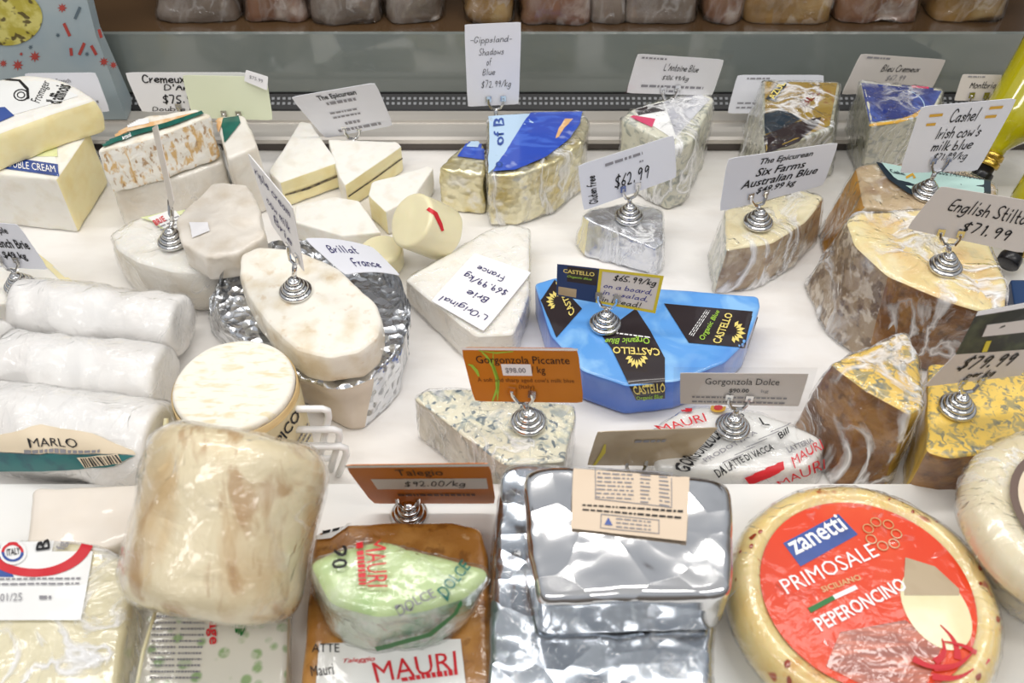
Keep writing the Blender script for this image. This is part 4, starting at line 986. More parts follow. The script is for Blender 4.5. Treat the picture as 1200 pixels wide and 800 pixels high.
dtext(root, 'Organic Blue', [(763, 404), (708, 404), (710, 396), (758, 394)], GI, bv, 'ital', .0014)
dtext(root, (1, 12), [(762, 397), (722, 392), (723, 390.6), (761, 395.6)], m_['white_ink'], bv, 'bars', .0014)
def laurel(root, cx, cy, s, rot, m, bv):
    for k in range(-3, 4):
        a = R(rot + k * 22); r0, r1 = s * .35, s * (1 - .05 * abs(k)); wv = s * .13
        pts = [(cx + r0 * cos(a), cy + r0 * sin(a)), (cx + (r0 + r1) / 2 * cos(a) - wv * sin(a), cy + (r0 + r1) / 2 * sin(a) + wv * cos(a)), (cx + r1 * cos(a), cy + r1 * sin(a)), (cx + (r0 + r1) / 2 * cos(a) + wv * sin(a), cy + (r0 + r1) / 2 * sin(a) - wv * cos(a))]
        stick(root, 'laurel_print', [(0, 0), (1, 0), (1, 1), (0, 1)], [(0, 1, 2, 3)], lambda u, v: bil(pts, u, v), bv, m, .0014)
laurel(root, 746, 416, 17, 90, GL, bv)
dtext(root, 'CASTELLO', [(834, 402), (850, 367), (859, 369), (844, 404)], GL, bv, 'bold', .0014)
dtext(root, 'Organic Blue', [(818, 398), (838, 364), (845, 366), (827, 400)], GI, bv, 'ital', .0014)
dtext(root, (3, 14), [(807, 393), (827, 364), (832, 365), (812, 395)], m_['white_ink'], bv, 'bars', .0014)
laurel(root, 857, 389, 17, 10, GL, bv)
dtext(root, 'CASTELLO', [(668, 373), (650, 330), (657, 333), (674, 366)], GL, bv, 'bold', .0014)
laurel(root, 654, 354, 15, 200, GL, bv)
dtext(root, 'CASTELLO', [(740, 452), (779, 448), (779, 458), (744, 461)], GL, bv, 'bold', .0016)
dtext(root, 'Organic Blue', [(744, 463), (776, 460), (776, 467), (748, 468)], GI, bv, 'ital', .0016)
card_on('price_card', '65.99 card with navy picture and yellow border on the blue pack', 'silver holder on the bright blue pack', [(653, 309), (778, 323), (768, 367), (652, 346)], (709, 375), (712, 352), .043, m_['card_warm'], yaw=-4, tilt=16,
        panels=[(0, 0, .40, 1, m_['card_navy']), (.40, 0, 1, .07, m_['card_yellow'], 'yellow_border'), (.40, .93, 1, 1, m_['card_yellow'], 'yellow_border'), (.40, .07, .43, .93, m_['card_yellow'], 'yellow_border'), (.97, .07, 1, .93, m_['card_yellow'], 'yellow_border')],
        lines=[('$65.99/kg', 'hand', (.54, .10, .95, .34), I, .7), ('on a board,', 'hand', (.46, .38, .93, .55), IB), ('in a salad,', 'hand', (.46, .58, .90, .74), IB), ('in bread!', 'hand', (.46, .77, .85, .93), I),
               ('CASTELLO', 'bold', (.06, .12, .36, .24), m_['gold_leaf']), ('Organic Blue', 'ital', (.10, .30, .34, .38), m_['lime_ink'])])
n_, c_ = CARDS['price_card']
root = [o for o in COL.objects if o.get('label', '').startswith('65.99 card')][0]
quadpart('cheese_picture', sub4(c_, .02, .70, .20, .95), m_['card_tan'], .0006)
quadpart('black_picture', sub4(c_, .10, .04, .39, .5), K, .00035)
# ------------------------------------------------------------------ gorgonzola piccante
top = [(485, 466), (500, 457), (545, 454), (672, 474), (674, 484), (662, 540), (592, 545), (540, 508)]
root, bv = cheese('gorgonzola_wedge', 'blue veined gorgonzola wedge under the orange piccante card', top, .056, {'top': ('cut_face', m_['gorgonzola']), '*': ('rind', m_['gorgonzola_side'])}, group=WEDGE, rnd=.004, bev=.003, amp=.0014, freq=40, seed=49, film=CLING_V)
card_on('price_card', 'orange gorgonzola piccante card with lime swirl', 'silver holder under the orange piccante card', [(540, 407), (677, 408), (684, 472), (556, 470)], (619, 490), (613, 464), .058, m_['card_orange'], yaw=0, tilt=14, rim=None,
        panels=[(.32, .29, .58, .50, m_['card_white'], 'price_sticker'), (0, 0, 1, .04, m_['card_white'], 'white_edge')],
        lines=[('Gorgonzola Piccante', 'print', (.11, .14, .92, .32), I), ('$98.00', 'bold', (.35, .35, .53, .46), IG), ('/ kg', 'print', (.58, .32, .70, .49), I), ("A soft and sharp aged cow's milk blue", 'print', (.08, .54, .94, .64), m_['brown_ink']), ('(Italy)', 'print', (.44, .66, .58, .76), m_['brown_ink'])])
n_, c_ = CARDS['price_card']; root = [o for o in COL.objects if o.get('label', '').startswith('orange gorgonzola')][0]
def swirl(pts, wv, m):
    V = []; nn = n_
    P3 = [(c_[0] * (1 - u) + c_[1] * u) * (1 - v) + (c_[3] * (1 - u) + c_[2] * u) * v + nn * .00045 for u, v in pts]
    for i, p in enumerate(P3):
        d_ = (P3[min(i + 1, len(P3) - 1)] - P3[max(i - 1, 0)]).normalized(); s_ = d_.cross(nn) * wv * sin(pi * (i + .35) / len(P3))
        V += [p + s_, p - s_]
    mesh('lime_swirl', V, [(2 * i, 2 * i + 1, 2 * i + 3, 2 * i + 2) for i in range(len(P3) - 1)], m, root, False)
swirl([(.16, .03), (.21, .15), (.25, .35), (.26, .55), (.24, .75), (.17, .99)], .0016, m_['lime_ink'])
swirl([(.28, .05), (.25, .3), (.27, .6), (.24, .82), (.22, .97)], .0008, m_['lime_ink'])
swirl([(.03, .3), (.06, .32), (.09, .42), (.10, .52)], .0016, m_['lime_ink'])
swirl([(.15, .05), (.3, .09), (.45, .06)], .0007, m_['lime_ink'])
# ------------------------------------------------------------------ newsprint wrapped gorgonzola dolce
top = [(758, 505), (800, 478), (822, 474), (890, 481), (962, 511), (967, 522), (952, 545), (890, 552), (770, 548)]
root, bv = cheese('paper_wrapped_cheese', 'red and white printed gorgonzola pack behind the front platform', top, .036, {'*': ('pack', m_['newsprint'])}, group=WEDGE, bot=[(758, 535), (800, 500), (822, 496), (890, 503), (958, 535), (964, 552), (948, 580), (890, 590), (770, 580)], rnd=.006, bev=.006, amp=.001, freq=40, seed=50, film=CLING_L)
RD = m_['red_ink']; O4 = .0032
band(root, 'red_bar', [(777, 480), (792, 477), (812, 478)], [(780, 487), (794, 485), (810, 484)], RD, bv, off=O4 - .0006)
dtext(root, 'MAURI', [(768, 502), (824, 486), (828, 496), (776, 508)], RD, bv, 'bold', O4)
dtext(root, 'GORGONZOLA', [(788, 548), (834, 502), (848, 512), (806, 552)], I, bv, 'bold', O4)
dtext(root, 'DOP', [(852, 497), (868, 486), (876, 492), (862, 503)], I, bv, 'bold', O4)
dtext(root, 'PRODOTTA A', [(822, 540), (884, 506), (887, 510), (827, 544)], IG, bv, 'bold', O4)
dtext(root, 'DA LATTE DI VACCA', [(835, 550), (903, 522), (907, 529), (842, 557)], I, bv, 'bold', O4)
dtext(root, 'L', [(888, 492), (894, 491), (902, 501), (893, 500)], I, bv, 'bold', O4)
dtext(root, 'Bill', [(908, 512), (922, 502), (926, 508), (914, 517)], I, bv, 'ital', O4)
dtext(root, 'LATTERIA', [(920, 527), (950, 515), (953, 520), (924, 533)], IG, bv, 'bold', O4)
band(root, 'red_bar', [(872, 558), (900, 548), (917, 542)], [(878, 566), (904, 556), (918, 549)], RD, bv, off=O4 - .0006)
dtext(root, 'MAURI', [(926, 538), (959, 517), (962, 526), (930, 548)], RD, bv, 'bold', O4)
dtext(root, 'MAURI', [(908, 562), (962, 536), (963, 548), (914, 566)], RD, bv, 'bold', O4)
for k in range(5): band(root, 'print_rule', [(846 + 14 * k, 544 - 9 * k), (870 + 14 * k, 534 - 9 * k)], [(846 + 14 * k, 545 - 9 * k), (870 + 14 * k, 535 - 9 * k)], IG, bv, off=O4)
disc(root, 'round_seal', (841, 481), 9, 4.5, m_['gold_ink'], bv, O4); disc(root, 'round_seal_centre', (841, 481), 5, 2.5, RD, bv, O4 + .0004)
card_on('price_card', 'grey gorgonzola dolce card in a clear sleeve', 'silver holder under the dolce card', [(797, 437), (948, 438), (936, 476), (797, 473)], (858, 496), (865, 470), .039, m_['card_warm'], yaw=0, tilt=14, rnd=.02,
        lines=[('Gorgonzola Dolce', 'print', (.20, .14, .79, .40), I), ('$90.00', 'bold', (.40, .46, .56, .60), I), ('kg', 'print', (.66, .48, .72, .60), IG), ((2, 34), 'bars', (.10, .72, .88, .92), IG)])
n_, c_ = CARDS['price_card']; root = [o for o in COL.objects if o.get('label', '').startswith('grey gorgonzola dolce')][0]
q4 = [c_[0] * 1.0 + (c_[0] - c_[1]) * .05 + (c_[0] - c_[3]) * .22, c_[1] + (c_[1] - c_[0]) * .05 + (c_[1] - c_[2]) * .22, c_[2] + (c_[2] - c_[3]) * .06 + (c_[2] - c_[1]) * .12, c_[3] + (c_[3] - c_[2]) * .06 + (c_[3] - c_[0]) * .12]
mesh('clear_sleeve', [p + n_ * .0012 for p in q4], [(0, 1, 2, 3)], SLEEVE, root, False)
# shiny tan card lying back behind the foil brick
b = P(757, 556, .0); t = P(757, 545, .012)
n_, c_, at_ = card('price_card', 'shiny tan card tipped back behind the foil brick', [(700, 506), (842, 501), (800, 546), (688, 545)], P(750, 545, .03), m_['card_tan'], 0, 22, rnd=.03, lines=[((1, 9), 'bars', (.35, .25, .62, .32), IG)])
root = [o for o in COL.objects if o.get('label', '').startswith('shiny tan')][0]
swirl([(.10, .35), (.11, .6), (.07, .99)], .0022, m_['card_yellow'])
holder('silver holder of the tipped back tan card', Vector((c_[3].lerp(c_[2], .5).x, c_[3].y - .004, .0)), c_[3].lerp(c_[2], .5) + Vector((0, 0, .002)), n_)
# ------------------------------------------------------------------ cards along the back
card_back('price_card', 'white card behind the labelled wedge at far left', [(28, 86), (112, 85), (129, 131), (40, 131)], .300, m_['card_cool'], 'silver holder behind the stacked wedges at far left', base_z=.0, lines=[('French', 'bold', (.42, .14, .62, .24), IG), ((1, 14), 'bars', (.5, .7, .9, .76), IG)])
card_back('price_card', "white card with bold black handwriting, partly behind the pale green card", [(146, 85), (290, 85), (300, 131), (166, 131)], .304, m_['card_white'], "silver holder of the bold handwritten card beside the green card", base_z=0, u=.4,
          lines=[('Cremeux', 'hand', (.12, .04, .48, .26), I, .7), ("D'Argental", 'hand', (.27, .28, .78, .50), I, .7), ('$75.99', 'hand', (.22, .54, .54, .80), I, .7), ('Double Cream', 'hand', (.10, .84, .70, .98), I)])
card_back('price_card', 'pale green blank card overlapping the bold handwritten card', [(213, 88), (312, 90), (320, 141), (226, 138)], .286, m_['card_green'], 'silver holder of the pale green card', base_z=0)
card_back('price_tag', 'small white tag clipped at the corner of the green card', [(288, 82), (314, 90), (313, 106), (286, 95)],   .2845, m_['card_white'], None, lines=[('$75.99', 'print', (.2, .3, .8, .6), IG)], cat='price tag')
card_back('price_card', 'printed card tilted up to the right behind white wedges', [(340, 114), (440, 97), (461, 147), (381, 162)], .296, m_['card_cool'], 'silver holder of the tilted printed card behind the white wedges', base_z=0, u=.4,
          lines=[('The Epicurean', 'bold', (.28, .06, .74, .20), I), ((1, 10), 'bars', (.34, .23, .70, .29), IG), ((2, 12), 'bars', (.30, .46, .66, .60), IG), ((1, 6), 'bars', (.40, .72, .60, .78), IG), ((1, 14), 'bars', (.25, .86, .85, .92), IG)])
n_, c_, at_ = card_back('price_card', 'tall handwritten card standing over the gold foil wheel', [(544, 29), (611, 26), (608, 122), (548, 125)], P(580, 136, .071).y + .012, m_['card_cool'], None, rnd=.02, tilt=6,
          lines=[('-Gippsland-', 'hand', (.10, .14, .84, .25), I, .4), ('Shadows', 'hand', (.24, .28, .70, .37), I, .4), ('of', 'hand', (.38, .40, .48, .49), I, .4), ('Blue', 'hand', (.30, .53, .54, .61), I, .4), ('$72.99/kg', 'hand', (.27, .67, .84, .80), I, .4)])
b = c_[3].lerp(c_[2], .55); holder('silver holder of the tall card, behind the gold foil wheel', Vector((b.x, b.y + .006, .0)), b + Vector((0, 0, .004)), n_)
n_, c_, at_ = card_back('price_card', 'white sleeved card with small handwriting above the clear wrapped wedge', [(747, 63), (849, 70), (835, 112), (734, 109)], .296, m_['card_white'], 'silver holder behind the clear wrapped wedge', base_z=0,
          lines=[("L'Antoine Blue", 'hand', (.34, .18, .74, .38), I), ('$106.99/kg', 'hand', (.35, .48, .66, .66), I), ((1, 20), 'bars', (.14, .76, .86, .82), IG), ((1, 5), 'bars', (.42, .88, .60, .94), IG), ((1, 9), 'bars', (.06, .06, .34, .10), IG)])
root = [o for o in COL.objects if o.get('label', '').startswith('white sleeved card')][0]
q4 = [c_[0] + (c_[0] - c_[1]) * .02 + (c_[0] - c_[3]) * .28, c_[1] + (c_[1] - c_[0]) * .08 + (c_[1] - c_[2]) * .26, c_[2] + (c_[2] - c_[3]) * .06, c_[3] + (c_[3] - c_[2]) * .02]
mesh('clear_sleeve', [p + n_ * .0012 for p in q4], [(0, 1, 2, 3)], SLEEVE, root, False)
card_back('price_card', 'white card hidden behind the gold label wedge', [(864, 88), (966, 88), (962, 132), (852, 133)], .338, m_['card_cool'], 'silver holder behind the gold label wedge', base_z=.018, lines=[((2, 12), 'bars', (.08, .70, .5, .86), IG), ((1, 9), 'bars', (.12, .06, .38, .10), IG)])
card_back('price_card', 'white card with two handwritten lines behind the deep blue label wedge', [(1009, 63), (1109, 70), (1092, 105), (986, 111)], .352, m_['card_warm'], 'silver holder behind the deep blue label wedge', base_z=.018,
          lines=[('Bleu Cremeux', 'hand', (.30, .22, .74, .42), I), ('$67.99', 'hand', (.40, .50, .62, .68), IG), ((1, 9), 'bars', (.08, .05, .34, .09), IG)])
card_back('price_card', 'small white card at far right behind the yellow bottle', [(1128, 87), (1178, 88), (1170, 118), (1118, 118)], .310, m_['card_warm'], 'silver holder behind the yellow bottles', base_z=0, lines=[('Montbriac', 'hand', (.25, .24, .95, .52), I), ('$', 'bold', (.62, .70, .72, .95), I), ((1, 9), 'bars', (.14, .05, .54, .10), IG)])

# thin card seen edge on over the half wheel
b = P(203, 276, .056); 
n_, c_, at_ = card('price_card', 'thin clear edged card seen edge on, over the half wheel at left', [(178, 150), (184, 146), (204, 236), (200, 246)], PY(196, 240, b.y), m_['card_warm'], -74, 6, w=2, rnd=.02)
holder('silver holder of the thin card, in the half wheel at left', P(203, 284, .0575), PY(202, 246, b.y), n_)

# ------------------------------------------------------------------ brie at the left edge and its card
top = [(-60, 292), (38, 292), (97, 338), (84, 350), (-60, 360)]
root, bv = cheese('brie_wedge', 'flat white brie at the left edge with yellow cut side', top, .03, {'cut': ('cut_face', m_['paste_yellow']), '*': ('rind', m_['bloom'])}, group=WEDGE, tags=['rind', 'cut', 'rind', 'rind', 'rind'], rnd=.003, bev=.002, amp=.0008, seed=51)
band(root, 'yellow_edge', [(40, 294), (68, 316), (95, 338)], [(34, 295), (58, 316), (84, 342)], m_['paste_yellow'], bv, off=.0006)
card_on('price_card', 'white brie card at the left edge over the flat brie', 'silver holder at the left edge on the flat brie', [(-42, 258), (21, 263), (57, 316), (-18, 312)], (24, 330), (12, 308), .0315, m_['card_cool'], yaw=10, tilt=14, w=.6,
        lines=[('Triple', 'bold', (.40, .08, .72, .26), I), ('French Brie', 'bold', (.30, .34, .94, .54), I), ('$49 kg', 'bold', (.40, .62, .78, .82), I)])

# ------------------------------------------------------------------ yellow bottles at right
def bottle(label, base, tip, rad, seed, cap='bottle_cap'):
    ax = (tip - base).normalized(); L = (tip - base).length
    root = thing('bottle', label, 'bottle', Vector((base.x, base.y, 0)), 'yellow bottles at the right edge')
    k = rad / .043
    s = L - .105 * k
    V, Fc, _ = lathe(base, ax, [(rad * .6, 0), (rad * .93, .002), (rad, .008), (rad, s * .5), (rad, s), (rad * .96, s + .012 * k), (rad * .8, s + .026 * k), (rad * .52, s + .040 * k), (.0135 * k, s + .052 * k), (.0125 * k, s + .062 * k)], n=40); mesh('glass_body', V, Fc, m_['bottle_glass'], root)
    V, Fc, _ = lathe(base + ax * (s + .062 * k), ax, [(r_ * k, h * k) for r_, h in [(.0148, 0), (.0155, .002), (.0155, .008), (.0142, .0085), (.0142, .0115), (.0155, .012), (.0155, .018), (.0145, .02)]], n=32); mesh('gold_collar', V, Fc, m_['bottle_gold'], root)
    V, Fc, _ = lathe(base + ax * (s + .082 * k), ax, [(r_ * k, h * k) for r_, h in [(.0115, 0), (.0115, .008), (.0145, .009), (.015, .011), (.015, .022), (.0138, .023)]], n=32); mesh('cap', V, Fc, m_[cap], root)
    return root
def lay(px, py, r_): return P(px, py, r_)
bottle('yellow green bottle leaning cap down beside the gold dashed card', PY(1258, 14, .335), lay(1147, 212, .024), .034, 1)
bottle('yellow green bottle leaning below the first at right edge', PY(1272, 160, .225), lay(1180, 310, .020), .034, 2)
V, Fc = box_vf(P(1175, 395, 0).x, P(1260, 395, 0).x, P(1200, 395, 0).y, P(1200, 350, 0).y, 0, .028)
bxv = [P(1178, 395, 0), P(1262, 395, 0), P(1255, 352, 0), P(1172, 352, 0)]
c = sum(bxv, Vector()) / 4
root = thing('carton', 'dark blue carton at the right edge behind the folded card', 'carton', Vector((c.x, c.y, 0)))
emit(root, loft([v + Vector((0, 0, .03)) for v in bxv], bxv, rnd=.002, bev=.0015, amp=0), {'*': ('carton_body', m_['navy_box'])})
# ------------------------------------------------------------------ white paper logs at the left
def log(label, p0, p1, z0, z1, rad, seed, printed=False, m='paper_white'):
    a = P(p0[0], p0[1], z0); b = P(p1[0], p1[1], z1); ax = (b - a).normalized(); L = (b - a).length
    root = thing('wrapped_log_cheese', label, 'cheese', Vector(((a.x + b.x) / 2, (a.y + b.y) / 2, 0)), 'white paper wrapped log cheeses')
    prof = rprof(rad, L, .007, nside=40, steps=4)
    V, Fc, TG = lathe(a, ax, prof, n=56)
    V = lump(V, Fc, .0022, 20, seed, 'foil'); V = lump(V, Fc, .0010, 38, seed + 5, 'wrap')
    V = [Vector((v.x, v.y, max(v.z, .0005))) for v in V]
    return root, emit(root, (V, Fc, TG), {'*': ('paper', m_[m])}, film=CLING_L)
log('white paper log, hindmost of the three at left', (24, 360), (216, 382), .034, .034, .030, 61)
log('white paper log, middle one of the three at left', (8, 426), (196, 444), .034, .034, .032, 62)
root, bv = log('white paper log, nearest of three, with cream and teal label on its belly', (-14, 498), (192, 524), .041, .041, .0395, 63)
band(root, 'cream_label', [(-6, 512), (50, 498), (110, 508), (158, 528)], [(-6, 527), (50, 530), (110, 530), (160, 532)], m_['label_cream'], bv, off=.003)
band(root, 'teal_band', [(-6, 528), (50, 531), (110, 531), (160, 533)], [(-6, 549), (50, 549), (100, 547), (135, 545)], m_['label_teal'], bv, off=.003)
dtext(root, 'MARLO', [(35, 513), (92, 514), (94, 523), (38, 523)], I, bv, 'bold', .004)
dtext(root, (1, 24), [(32, 525), (120, 526), (120, 529), (32, 529)], IG, bv, 'bars', .004)
decal(root, 'barcode_field', [(92, 534), (140, 531), (146, 541), (102, 546)], m_['label_cream'], bv, off=.0036)
for k in range(13): 
    x = 96 + k * 3.4; dtext(root, 'I', [(x, 534.5 - k * .2), (x + (1.2 if k % 3 else 2.2), 534.5 - k * .2), (x + 7 + (1.2 if k % 3 else 2.2), 545 - k * .35), (x + 7, 545 - k * .35)], I, bv, 'print', .0044, 'barcode_bar')
log('white paper log cropped at the left edge behind the others', (-120, 410), (6, 420), .036, .036, .034, 64)
log('white paper log cropped at the left edge beside the nearest one', (-140, 478), (-6, 480), .034, .034, .032, 65)

# ------------------------------------------------------------------ round cheese in a thin wooden band
hb = .10
a_ = P(199, 453, hb); b_ = P(346, 453, hb); rad = (b_.x - a_.x) / 2; c = (a_ + b_) / 2; c.y += .004
root = thing('boxed_round_cheese', 'round white cheese with lined top in a paper banded wooden hoop', 'cheese', Vector((c.x, c.y, 0)), WEDGE)
pr = rprof(rad * .965, hb, .004, nside=14)
tg = ['top' if pr[i + 1][1] > hb - .003 else 'side' for i in range(len(pr) - 1)]
bv = emit(root, lathe((c.x, c.y, 0), (0, 0, 1), pr, n=72, tags=tg, amp=.0006, seed=66), {'top': ('top_rind', m_['bloom_lined']), '*': ('side_rind', m_['bloom_cream'])})
V, Fc, _ = lathe((c.x, c.y, 0), (0, 0, 1), [(rad * .975, .004), (rad, .004), (rad * 1.005, hb * .5), (rad, hb - .006), (rad * .975, hb - .006)], n=72, closed=False)
mesh('wood_hoop', V, Fc, m_['wood_band'], root)
bv = BVHTree.FromPolygons([Vector(v) for v in V], Fc)
V, Fc, _ = lathe((c.x, c.y, 0), (0, 0, 1), [(rad * 1.008, .003), (rad * 1.012, hb - .013)], n=72, closed=False)
mesh('paper_band', V, Fc, m_['side_label'], root); bv = BVHTree.FromPolygons([Vector(v) for v in V], Fc)
dtext(root, 'PICO', [(322, 515), (346, 478), (352, 488), (330, 522)], I, bv, 'bold', .0006)
dtext(root, (3, 20), [(340, 530), (360, 495), (364, 510), (346, 540)], IG, bv, 'bars', .0006)
# clear clamshell edge in front of the hoop cheese
V, Fc = tube_vf([P(195, 490, .07), P(190, 540, .05), P(185, 570, .035)], .0022, 8)
root = thing('plastic_clip', 'pale yellow plastic edge standing between log and drum', 'packaging', P(186, 572, .03)); mesh('strip', V, Fc, m_['mozzarella'], root)
# ------------------------------------------------------------------ big film wrapped drum leaning on the front
Rm = .0625; L_ = .126
ax = Vector((.17, .83, .53)).normalized()
cc = P(264, 612, .128); c0 = cc - ax * L_ / 2
root = thing('drum_cheese', 'big rounded tan drum cheese in film, leaning at the front left', 'cheese', Vector((cc.x, cc.y - .02, ZF)), WEDGE)
bv = emit(root, lathe(c0, ax, rprof(Rm, L_, .022, nside=20, steps=8), n=80, amp=.0022, freq=18, seed=67), {'*': ('rind', m_['drum_rind'])}, film=CLING_L, filmamp=.0016)

# ------------------------------------------------------------------ wire stand
root = thing('wire_rack', 'white coated wire rack behind the brown orange card', 'rack', P(380, 560, 0))
for k, (x, y, xl) in enumerate(((384, 479, 352), (397, 503, 360), (405, 523, 366))):
    yy = P(380, 545 + 6 * k, 0).y
    a = PY(xl, y, yy); b = PY(x - 6, y, yy); c1 = PY(x, y + 2, yy); d = PY(x + 1, y + 9, yy); e = PY(x - 6, 566, yy); e.z = max(e.z, 0)
    V, Fc = tube_vf([a + (b - a) * -.6, a, b, c1, d, e.lerp(d, .5), Vector((e.x, e.y, .001))], .0032, 10)
    mesh('wire', V, Fc, m_['white_wire'], root)
for yv, z in ((500, .035), (530, .016)):
    y0, y1 = P(380, 545, 0).y, P(380, 557, 0).y
    x = PY(384, 500, y0).x
    V, Fc = tube_vf([(x - .04, y0 - .004, z), (x - .002, y0 - .004, z)], .0028, 10); mesh('cross_wire', V, Fc, m_['white_wire'], root)

# ------------------------------------------------------------------ front left packs
top = [(38, 572), (168, 566), (166, 622), (128, 642), (30, 642)]
root, bv = cheese('wrapped_block', 'pale pinkish cheese block behind the ring label pack', top, .082, {'*': ('wrapper', m_['block_pale'])}, z0=ZF, group=WEDGE, rnd=.005, bev=.004, amp=.001, seed=68)
decal(root, 'blue_red_sticker', [(161, 571), (168, 570), (167, 586), (162, 590)], m_['label_blue'], bv, off=.0008); decal(root, 'sticker_red', [(164, 574), (168, 574), (167, 582), (165, 584)], m_['red_ink'], bv, off=.0012)
top = [(-60, 634), (60, 632), (108, 634), (148, 654), (154, 690), (128, 860), (-60, 860)]
root, bv = cheese('wrapped_block', 'cream cheese block in clear film with red and blue ring label, front left corner', top, .085, {'*': ('cheese_body', m_['block_cream'])}, z0=ZF, group=WEDGE, rnd=.008, bev=.006, amp=.0014, freq=24, seed=69, film=CLING_S, filmamp=.0014)
decal(root, 'label', [(-50, 638), (112, 636), (96, 728), (-50, 728)], m_['label_white'], bv, off=.0022)
disc(root, 'label_red_ring', (42, 630), 70, 48, m_['red_ink'], bv, .0028, r0=.80, a0=8, a1=172)
decal(root, 'label_blue_field', [(-40, 640), (0, 640), (18, 678), (-40, 678)], m_['label_blue'], bv, off=.0026)
disc(root, 'label_roundel', (17, 650), 16, 14, m_['label_white'], bv, .0034); disc(root, 'label_roundel_red', (17, 650), 13, 11, m_['red_ink'], bv, .0038, r0=.75, a0=180, a1=360); disc(root, 'label_roundel_blue', (17, 650), 13, 11, m_['label_blue'], bv, .0038, r0=.75, a0=0, a1=180)
dtext(root, 'ITALY', [(10, 647), (26, 644), (26, 652), (11, 655)], I, bv, 'bold', .0042)
dtext(root, 'B', [(44, 648), (44, 637), (60, 636), (60, 646)], I, bv, 'bold', .0034); dtext(root, 'fg', [(66, 646), (70, 638), (82, 639), (80, 648)], IG, bv, 'bold', .0034)
dtext(root, (2, 26), [(-10, 680), (96, 679), (94, 687), (-10, 688)], IG, bv, 'bars', .0034); dtext(root, '.01/25', [(0, 698), (28, 697), (28, 706), (0, 707)], IG, bv, 'print', .0034); dtext(root, (1, 3), [(48, 700), (62, 700), (62, 704), (48, 704)], IG, bv, 'bars', .0034)
top = [(176, 676), (320, 676), (338, 700), (334, 860), (146, 860), (158, 700)]
root, bv = cheese('wrapped_block', 'flat pack printed with green clovers under the drum', top, .052, {'top': ('printed_wrapper', m_['clover_print']), '*': ('side', m_['block_cream'])}, z0=ZF, group=WEDGE, rnd=.006, bev=.005, amp=.0009, freq=24, seed=70)
disc(root, 'orange_roundel', (224, 708), 24, 14, m_['label_redbrown'], bv, .0012); disc(root, 'roundel_rim', (224, 708), 26, 16, m_['label_green'], bv, .0010, r0=.9)
dtext(root, 'Boccage', [(246, 690), (258, 758), (248, 760), (236, 692)][0:0] or [(258, 686), (258, 756), (242, 756), (242, 690)], m_['red_ink'], bv, 'bold', .0016)
for k in range(2): dtext(root, (11, 16), [(180 + k * 34, 722), (208 + k * 34, 722), (204 + k * 30, 796), (176 + k * 30, 796)], IG, bv, 'bars', .0016, 'fine_print', k)
dtext(root, (5, 8), [(160, 692), (176, 692), (174, 716), (158, 716)], IG, bv, 'bars', .0016, 'fine_print', 4)
dtext(root, 'bio', [(276, 716), (296, 716), (284, 748), (276, 742)], m_['green_ink'], bv, 'bold', .0016)
V, Fc = tube_vf([P(187, 700, .084), P(168, 762, .087), P(158, 815, .086)], .0013, 8)
root = thing('thin_cord', 'thin cream cord hanging over the front left packs', 'cord', P(168, 800, .084)); mesh('cord', V, Fc, m_['mozzarella'], root)

# ------------------------------------------------------------------ taleggio
top = [(368, 622), (400, 612), (530, 608), (564, 616), (572, 650), (582, 870), (346, 870)]
root, bv = cheese('taleggio_block', 'orange brown washed rind block with printed paper, below the brown orange card', top, .066, {'*': ('rind', m_['brown_rind'])}, z0=ZF, group=WEDGE, rnd=.007, bev=.006, amp=.0014, freq=30, seed=71)
decal(root, 'paper_label', [(356, 756), (540, 750), (552, 860), (346, 860)], m_['newsprint'], bv, off=.002)
band(root, 'paper_scrap', [(368, 616), (390, 612), (416, 613)], [(368, 634), (388, 632), (402, 622)], m_['label_white'], bv, off=.002)
dtext(root, (2, 5), [(370, 616), (408, 613), (400, 622), (370, 630)], I, bv, 'bars', .0026)
dtext(root, 'MAURI', [(436, 778), (534, 764), (536, 786), (442, 802)], m_['red_ink'], bv, 'bold', .0026); dtext(root, (1, 18), [(470, 796), (536, 785), (537, 792), (472, 800)], m_['red_ink'], bv, 'bars', .0026)
dtext(root, 'ATTE', [(366, 756), (398, 756), (398, 766), (366, 766)], I, bv, 'print', .0026); dtext(root, 'Mauri', [(364, 782), (390, 778), (392, 792), (366, 794)], I, bv, 'bold', .0026); dtext(root, 'Taleggio', [(402, 774), (440, 770), (440, 778), (402, 780)], m_['red_ink'], bv, 'ital', .0026)
top = [(360, 657), (402, 641), (451, 632), (490, 644), (570, 664), (574, 674), (552, 696), (500, 716), (440, 722), (386, 706)]
root, bv = cheese('green_paper_cheese', 'half round cheese in pale green printed paper and film, on the brown block', top, .128, {'top': ('green_paper', m_['green_paper']), '*': ('paper_side', m_['green_paper_side'])}, z0=ZF + .0672 - ZF, group=WEDGE,
                  bot=[(366, 690), (404, 668), (451, 660), (490, 668), (560, 694), (562, 706), (540, 740), (500, 758), (440, 766), (388, 746)], rnd=.008, bev=.010, amp=.0018, freq=32, seed=72, film=CLING_L, filmamp=.002)
dtext(root, 'MAURI', [(432, 690), (430, 640), (452, 638), (456, 684)][0:0] or [(452, 634), (455, 690), (431, 690), (428, 638)], m_['red_ink'], bv, 'bold', .0036)
dtext(root, (1, 16), [(426, 640), (430, 688), (421, 688), (418, 642)], m_['red_ink'], bv, 'bars', .0036)
dtext(root, '20', [(408, 644), (408, 668), (390, 670), (388, 646)], I, bv, 'bold', .0036)
dtext(root, 'DOLCE', [(512, 694), (540, 660), (552, 668), (524, 702)], m_['label_green'], bv, 'bold', .0036)
dtext(root, 'DOLCE', [(462, 712), (506, 692), (512, 700), (468, 720)], IG, bv, 'bold', .0036)
